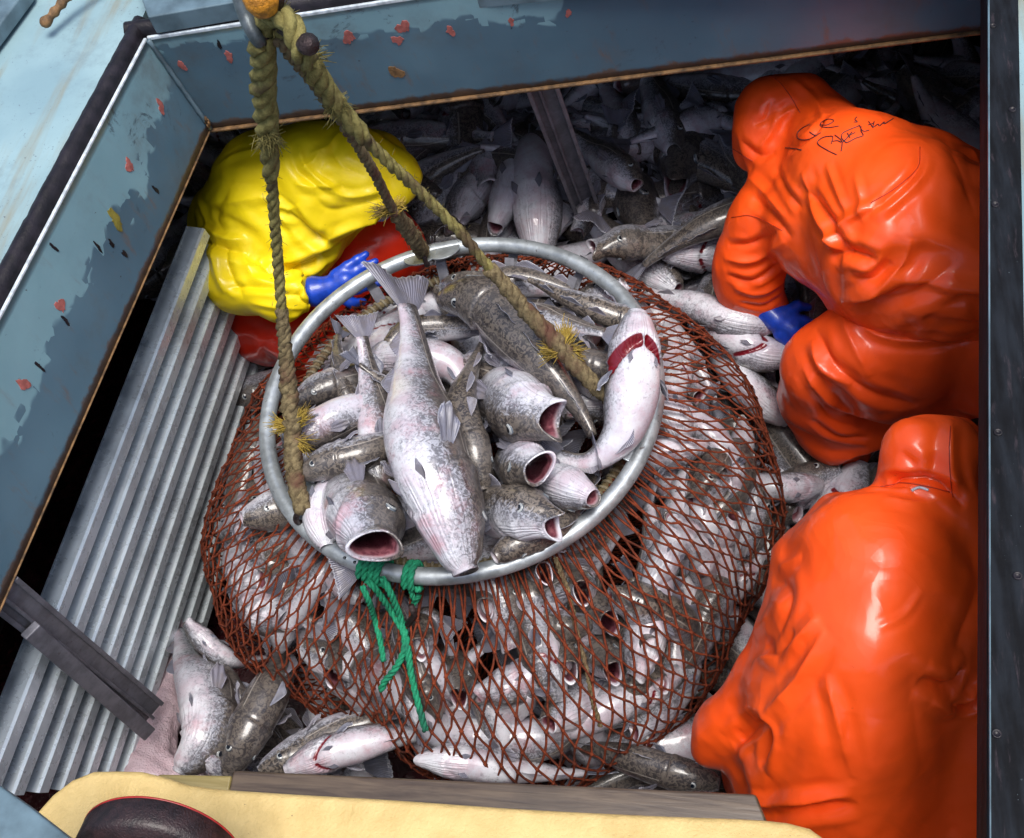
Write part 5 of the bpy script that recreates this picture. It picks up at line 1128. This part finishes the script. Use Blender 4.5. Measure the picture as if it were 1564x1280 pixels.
# green lashings
def wraps(a0, n_, gap, seed):
    mb = MB(); pts = []
    for i in range(n_*22+1):
        b = 2*math.pi*i/22; a = a0+gap*i/22; rr_ = np.array([math.cos(a), math.sin(a), 0]); pts.append(HC+rr_*(HR+.031*math.cos(b))+np.array([0, 0, .031*math.sin(b)]))
    return pts
ga = hoop_angle(555, 868); g1 = wraps(ga, 4, .030, 1)
gr = [P(560, 886, .77), P(574, 900, .745)]+[on_bag(*q) for q in ((598, 935), (616, 965), (618, 990), (606, 1018), (588, 1040), (582, 1054))]
grl = [P(583, 882, .78), P(596, 905, .745)]+[on_bag(*q) for q in ((612, 945), (622, 985), (628, 1030), (640, 1080), (650, 1116))]
g3 = [P(553, 895, .755), P(562, 915, .735)]+[on_bag(*q) for q in ((572, 945), (580, 975), (586, 1010))]
mb = MB(); rope(mb, g1, .0085, jit=.0003, seed=1); rope(mb, gr, .0085, seed=2); rope(mb, grl, .0085, seed=3); rope(mb, g3, .0075, seed=4); bpart(mb, 'green_lashing', M['rope_green'])
ga2 = hoop_angle(622, 884); g4 = wraps(ga2, 2, .028, 2)
mb = MB(); rope(mb, g4, .0085, seed=5); rope(mb, [P(626, 895, .75), P(632, 915, .71), P(640, 910, .70), P(628, 928, .68)], .007, seed=6); bpart(mb, 'green_lashing', M['rope_green'])
mb = MB(); mb.tube([P(628, 925, .70), P(633, 940, .67), P(622, 955, .65)], .008, 8); bpart(mb, 'clip', M['hook'])
# net: diamond mesh with knots
def make_net():
    NC, NR = 124, 34; rgn = np.random.RandomState(9); node = {}
    for j in range(NR+1):
        s = (j/NR)**.97*.985
        for i in range(NC):
            th = 2*math.pi*(i+.5*(j % 2))/NC+rgn.normal()*.005; ss = min(.99, max(0, s+rgn.normal()*.0025*(j > 0)))
            ss += .012*math.sin(th*6+j*.2)*(j > 1)*(j < NR-2)
            if j == 0: p = HC+np.array([LR*math.cos(th), LR*math.sin(th), -.07])
            else: p = bag(np.array(th), np.array(ss)); p = p+bag_n(th, ss)*(.006+.006*rgn.rand())
            node[(i, j)] = p
    mb = MB(); r = .0034
    for j in range(NR):
        for i in range(NC):
            a = node[(i, j)]
            for di in ((0, 1) if j % 2 else (-1, 0)):
                b = node[((i+di) % NC, j+1)]; mid = (a+b)/2-np.array([0, 0, .003])+rgn.randn(3)*.0015
                mb.tube([a, mid, b], [r, r*.9, r], 4, cap=False)
            if j: 
                k = rgn.uniform(.9, 1.2)*.0062; mb.add([a+k*np.array(v) for v in ((1, 0, 0), (0, 1, 0), (-1, 0, 0), (0, -1, 0), (0, 0, 1), (0, 0, -1))], [(0, 1, 4), (1, 2, 4), (2, 3, 4), (3, 0, 4), (1, 0, 5), (2, 1, 5), (3, 2, 5), (0, 3, 5)])
    # gathered seam rope down the front of the bag
    return mb
o = bpart(make_net(), 'net_bag', M['net'])
mb = MB(); rope(mb, [on_bag(*q, .012) for q in ((848, 852), (868, 905), (880, 960), (895, 1020), (905, 1070), (918, 1110))], .006, jit=.001, seed=7); bpart(mb, 'seam_line', M['rope_dirty'])
# hook
hk = obj('lifting_hook', None, loc=tuple(hookp)); tag(hk, 'rusty steel lifting hook with the three rope eyes hanging on it', 'hook')
def hp_(l): return [P(*p)-hookp for p in l]
mb = MB(); q = resample(hp_([(352, -60, 2.0), (366, -10, 1.97), (376, 25, 1.94), (388, 52, 1.92), (398, 66, 1.90)]), 30); mb.tube(q, np.linspace(.018, .012, 30), 12); mb.build('shank', M['hook_grey'], hk, smooth=True)
mb = MB(); q = resample(hp_([(398, 66, 1.90), (412, 40, 1.91), (430, 42, 1.92), (450, 55, 1.93), (466, 68, 1.93), (474, 66, 1.95)]), 40); mb.tube(q, np.interp(np.arange(40), [0, 10, 30, 36, 39], [.010, .011, .015, .019, .006]), 12); mb.build('bill', M['hook'], hk, smooth=True)
mb = MB(); mb.lathe([(.001, -.03), (.022, -.026), (.03, -.008), (.03, .01), (.022, .024), (.001, .028)], P(398, -4, 2.0)-hookp, 20); mb.build('swivel', M['orange_block'], hk, smooth=True)
mb = MB(); mb.tube(hp_([(424, -60, 2.02), (425, -10, 2.0), (420, 14, 1.97)]), .013, 10); mb.build('safety_latch', M['hook'], hk, smooth=True)
mb = MB(); rope(mb, [P(x, y, z) for x, y, z in ((408, 48, 1.90), (406, 30, 1.93), (420, 22, 1.955), (440, 30, 1.955), (452, 50, 1.94), (456, 72, 1.92), (470, 96, 1.88))], .021, pitch=.11, jit=.001, seed=14); fuzz(mb, P(430, 26, 1.95), .02, .02, 200, None, 1, seed=15); bpart(mb, 'rope_eye', M['rope'])

# gut slurry heap beside the pen wall
gut = sdf_mesh([chain([(225, 1150, .12, 42), (245, 1090, .12, 30), (265, 1010, .1, 16), (270, 950, .12, 8)]), chain([(215, 1190, .14, 45), (290, 1190, .1, 30)])], .010, .03)
gV = smooth(gut[0], gut[1], 1); gV = gV+vnorm(gV, gut[1])*(.007*snoise(gV, 60, 4, 3))[:, None]
def gut_mat():
    n = N('pink_gut_foam'); c = n.mix(n.noise(40, 5), (.60, .40, .45), (.78, .64, .70)); n.set(base=c, rough=.45, coat=.2, normal=n.bump(n.noise(180, 4), 1, .006)); return n.m
tag(obj('fish_slush', mesh('fish_slush', gV, gut[1], gut_mat())), 'pink foamy fish slush piled at the foot of the ribbed wall', 'slush')['kind'] = 'stuff'

# leave out the copied fish the photograph shows nothing of
dg = bpy.context.evaluated_depsgraph_get(); seen = set()
for py in range(40, 1280, 10):
    for px in range(4, 1560, 12):
        r_ = sc.ray_cast(dg, Vector(CAM), Vector(ray(px, py)))
        if r_[0]: q = r_[4].original if hasattr(r_[4], 'original') else r_[4]; seen.add((q.parent or q).name)
keep = []
for a_ in AUTO:
    if a_[0].name in seen or a_[0] in PROTO: keep.append(a_)
    else:
        for c in kids(a_[0]): bpy.data.objects.remove(c)
        bpy.data.objects.remove(a_[0])
print('hidden fish left out', len(AUTO)-len(keep)); AUTO = keep
# ------------------------------------------------------------------ labels for the copied fish: by look, zone and order
for k, o in enumerate(PROTO):
    if not used[k]:
        for c in KIDS[k]: bpy.data.objects.remove(c)
        bpy.data.objects.remove(o)
GAPE = ['closed', 'gaping', 'parted', 'wide-gaping', 'slender', 'open-mouthed', 'fat']
ORD = ['first', 'second', 'third', 'fourth', 'fifth', 'sixth', 'seventh', 'eighth', 'ninth', 'tenth', 'eleventh', 'twelfth']
zones = {}
for (o, k, pos, hd, dz, zone) in AUTO:
    px, py = PR(pos); face = dz@view(pos) if np.ndim(dz) else dz; look = 'brown-backed' if face > .35 else 'white-bellied' if face < -.35 else 'grey-sided'
    if zone == 'bag': w = 'in the net'; reg = ('below the left rim' if px < 560 else 'under the green rope' if px < 700 else 'under the near rim' if px < 860 and py < 1000 else 'at the bag foot' if py > 1050 else 'right of the ring' if px > 1000 else 'below the right rim')
    elif zone == 'ring': w = 'inside the ring'; reg = 'among the lower layer'
    elif zone == 'back': w = 'in the back heap'; reg = ('left of the stanchion' if px < 820 else 'right of the stanchion' if px < 1130 else 'behind the upper orange figure')
    else: w = 'on the floor'; reg = ('left of the bag' if px < 500 else 'before the bag' if px < 900 else 'between bag and orange figures')
    zones.setdefault((look, GAPE[k], w, reg), []).append((px, o))
grp = {'in the net': 'cod packed inside the net bag', 'inside the ring': 'cod heaped in the ring of the brailer', 'in the back heap': 'cod on the heap behind the ring', 'on the floor': 'cod lying on the heap around the bag'}
for (look, gp, w, reg), lst in zones.items():
    lst.sort(key=lambda t: t[0])
    for i, (px, o) in enumerate(lst):
        o['label'] = f'{look} {gp} cod {w} {reg}'+('' if len(lst) == 1 else f', {ORD[i]} from the left' if i else ', leftmost'); o['category'] = 'fish'; o['group'] = grp[w]
print('auto fish', len(AUTO), 'bag', bag_cnt)
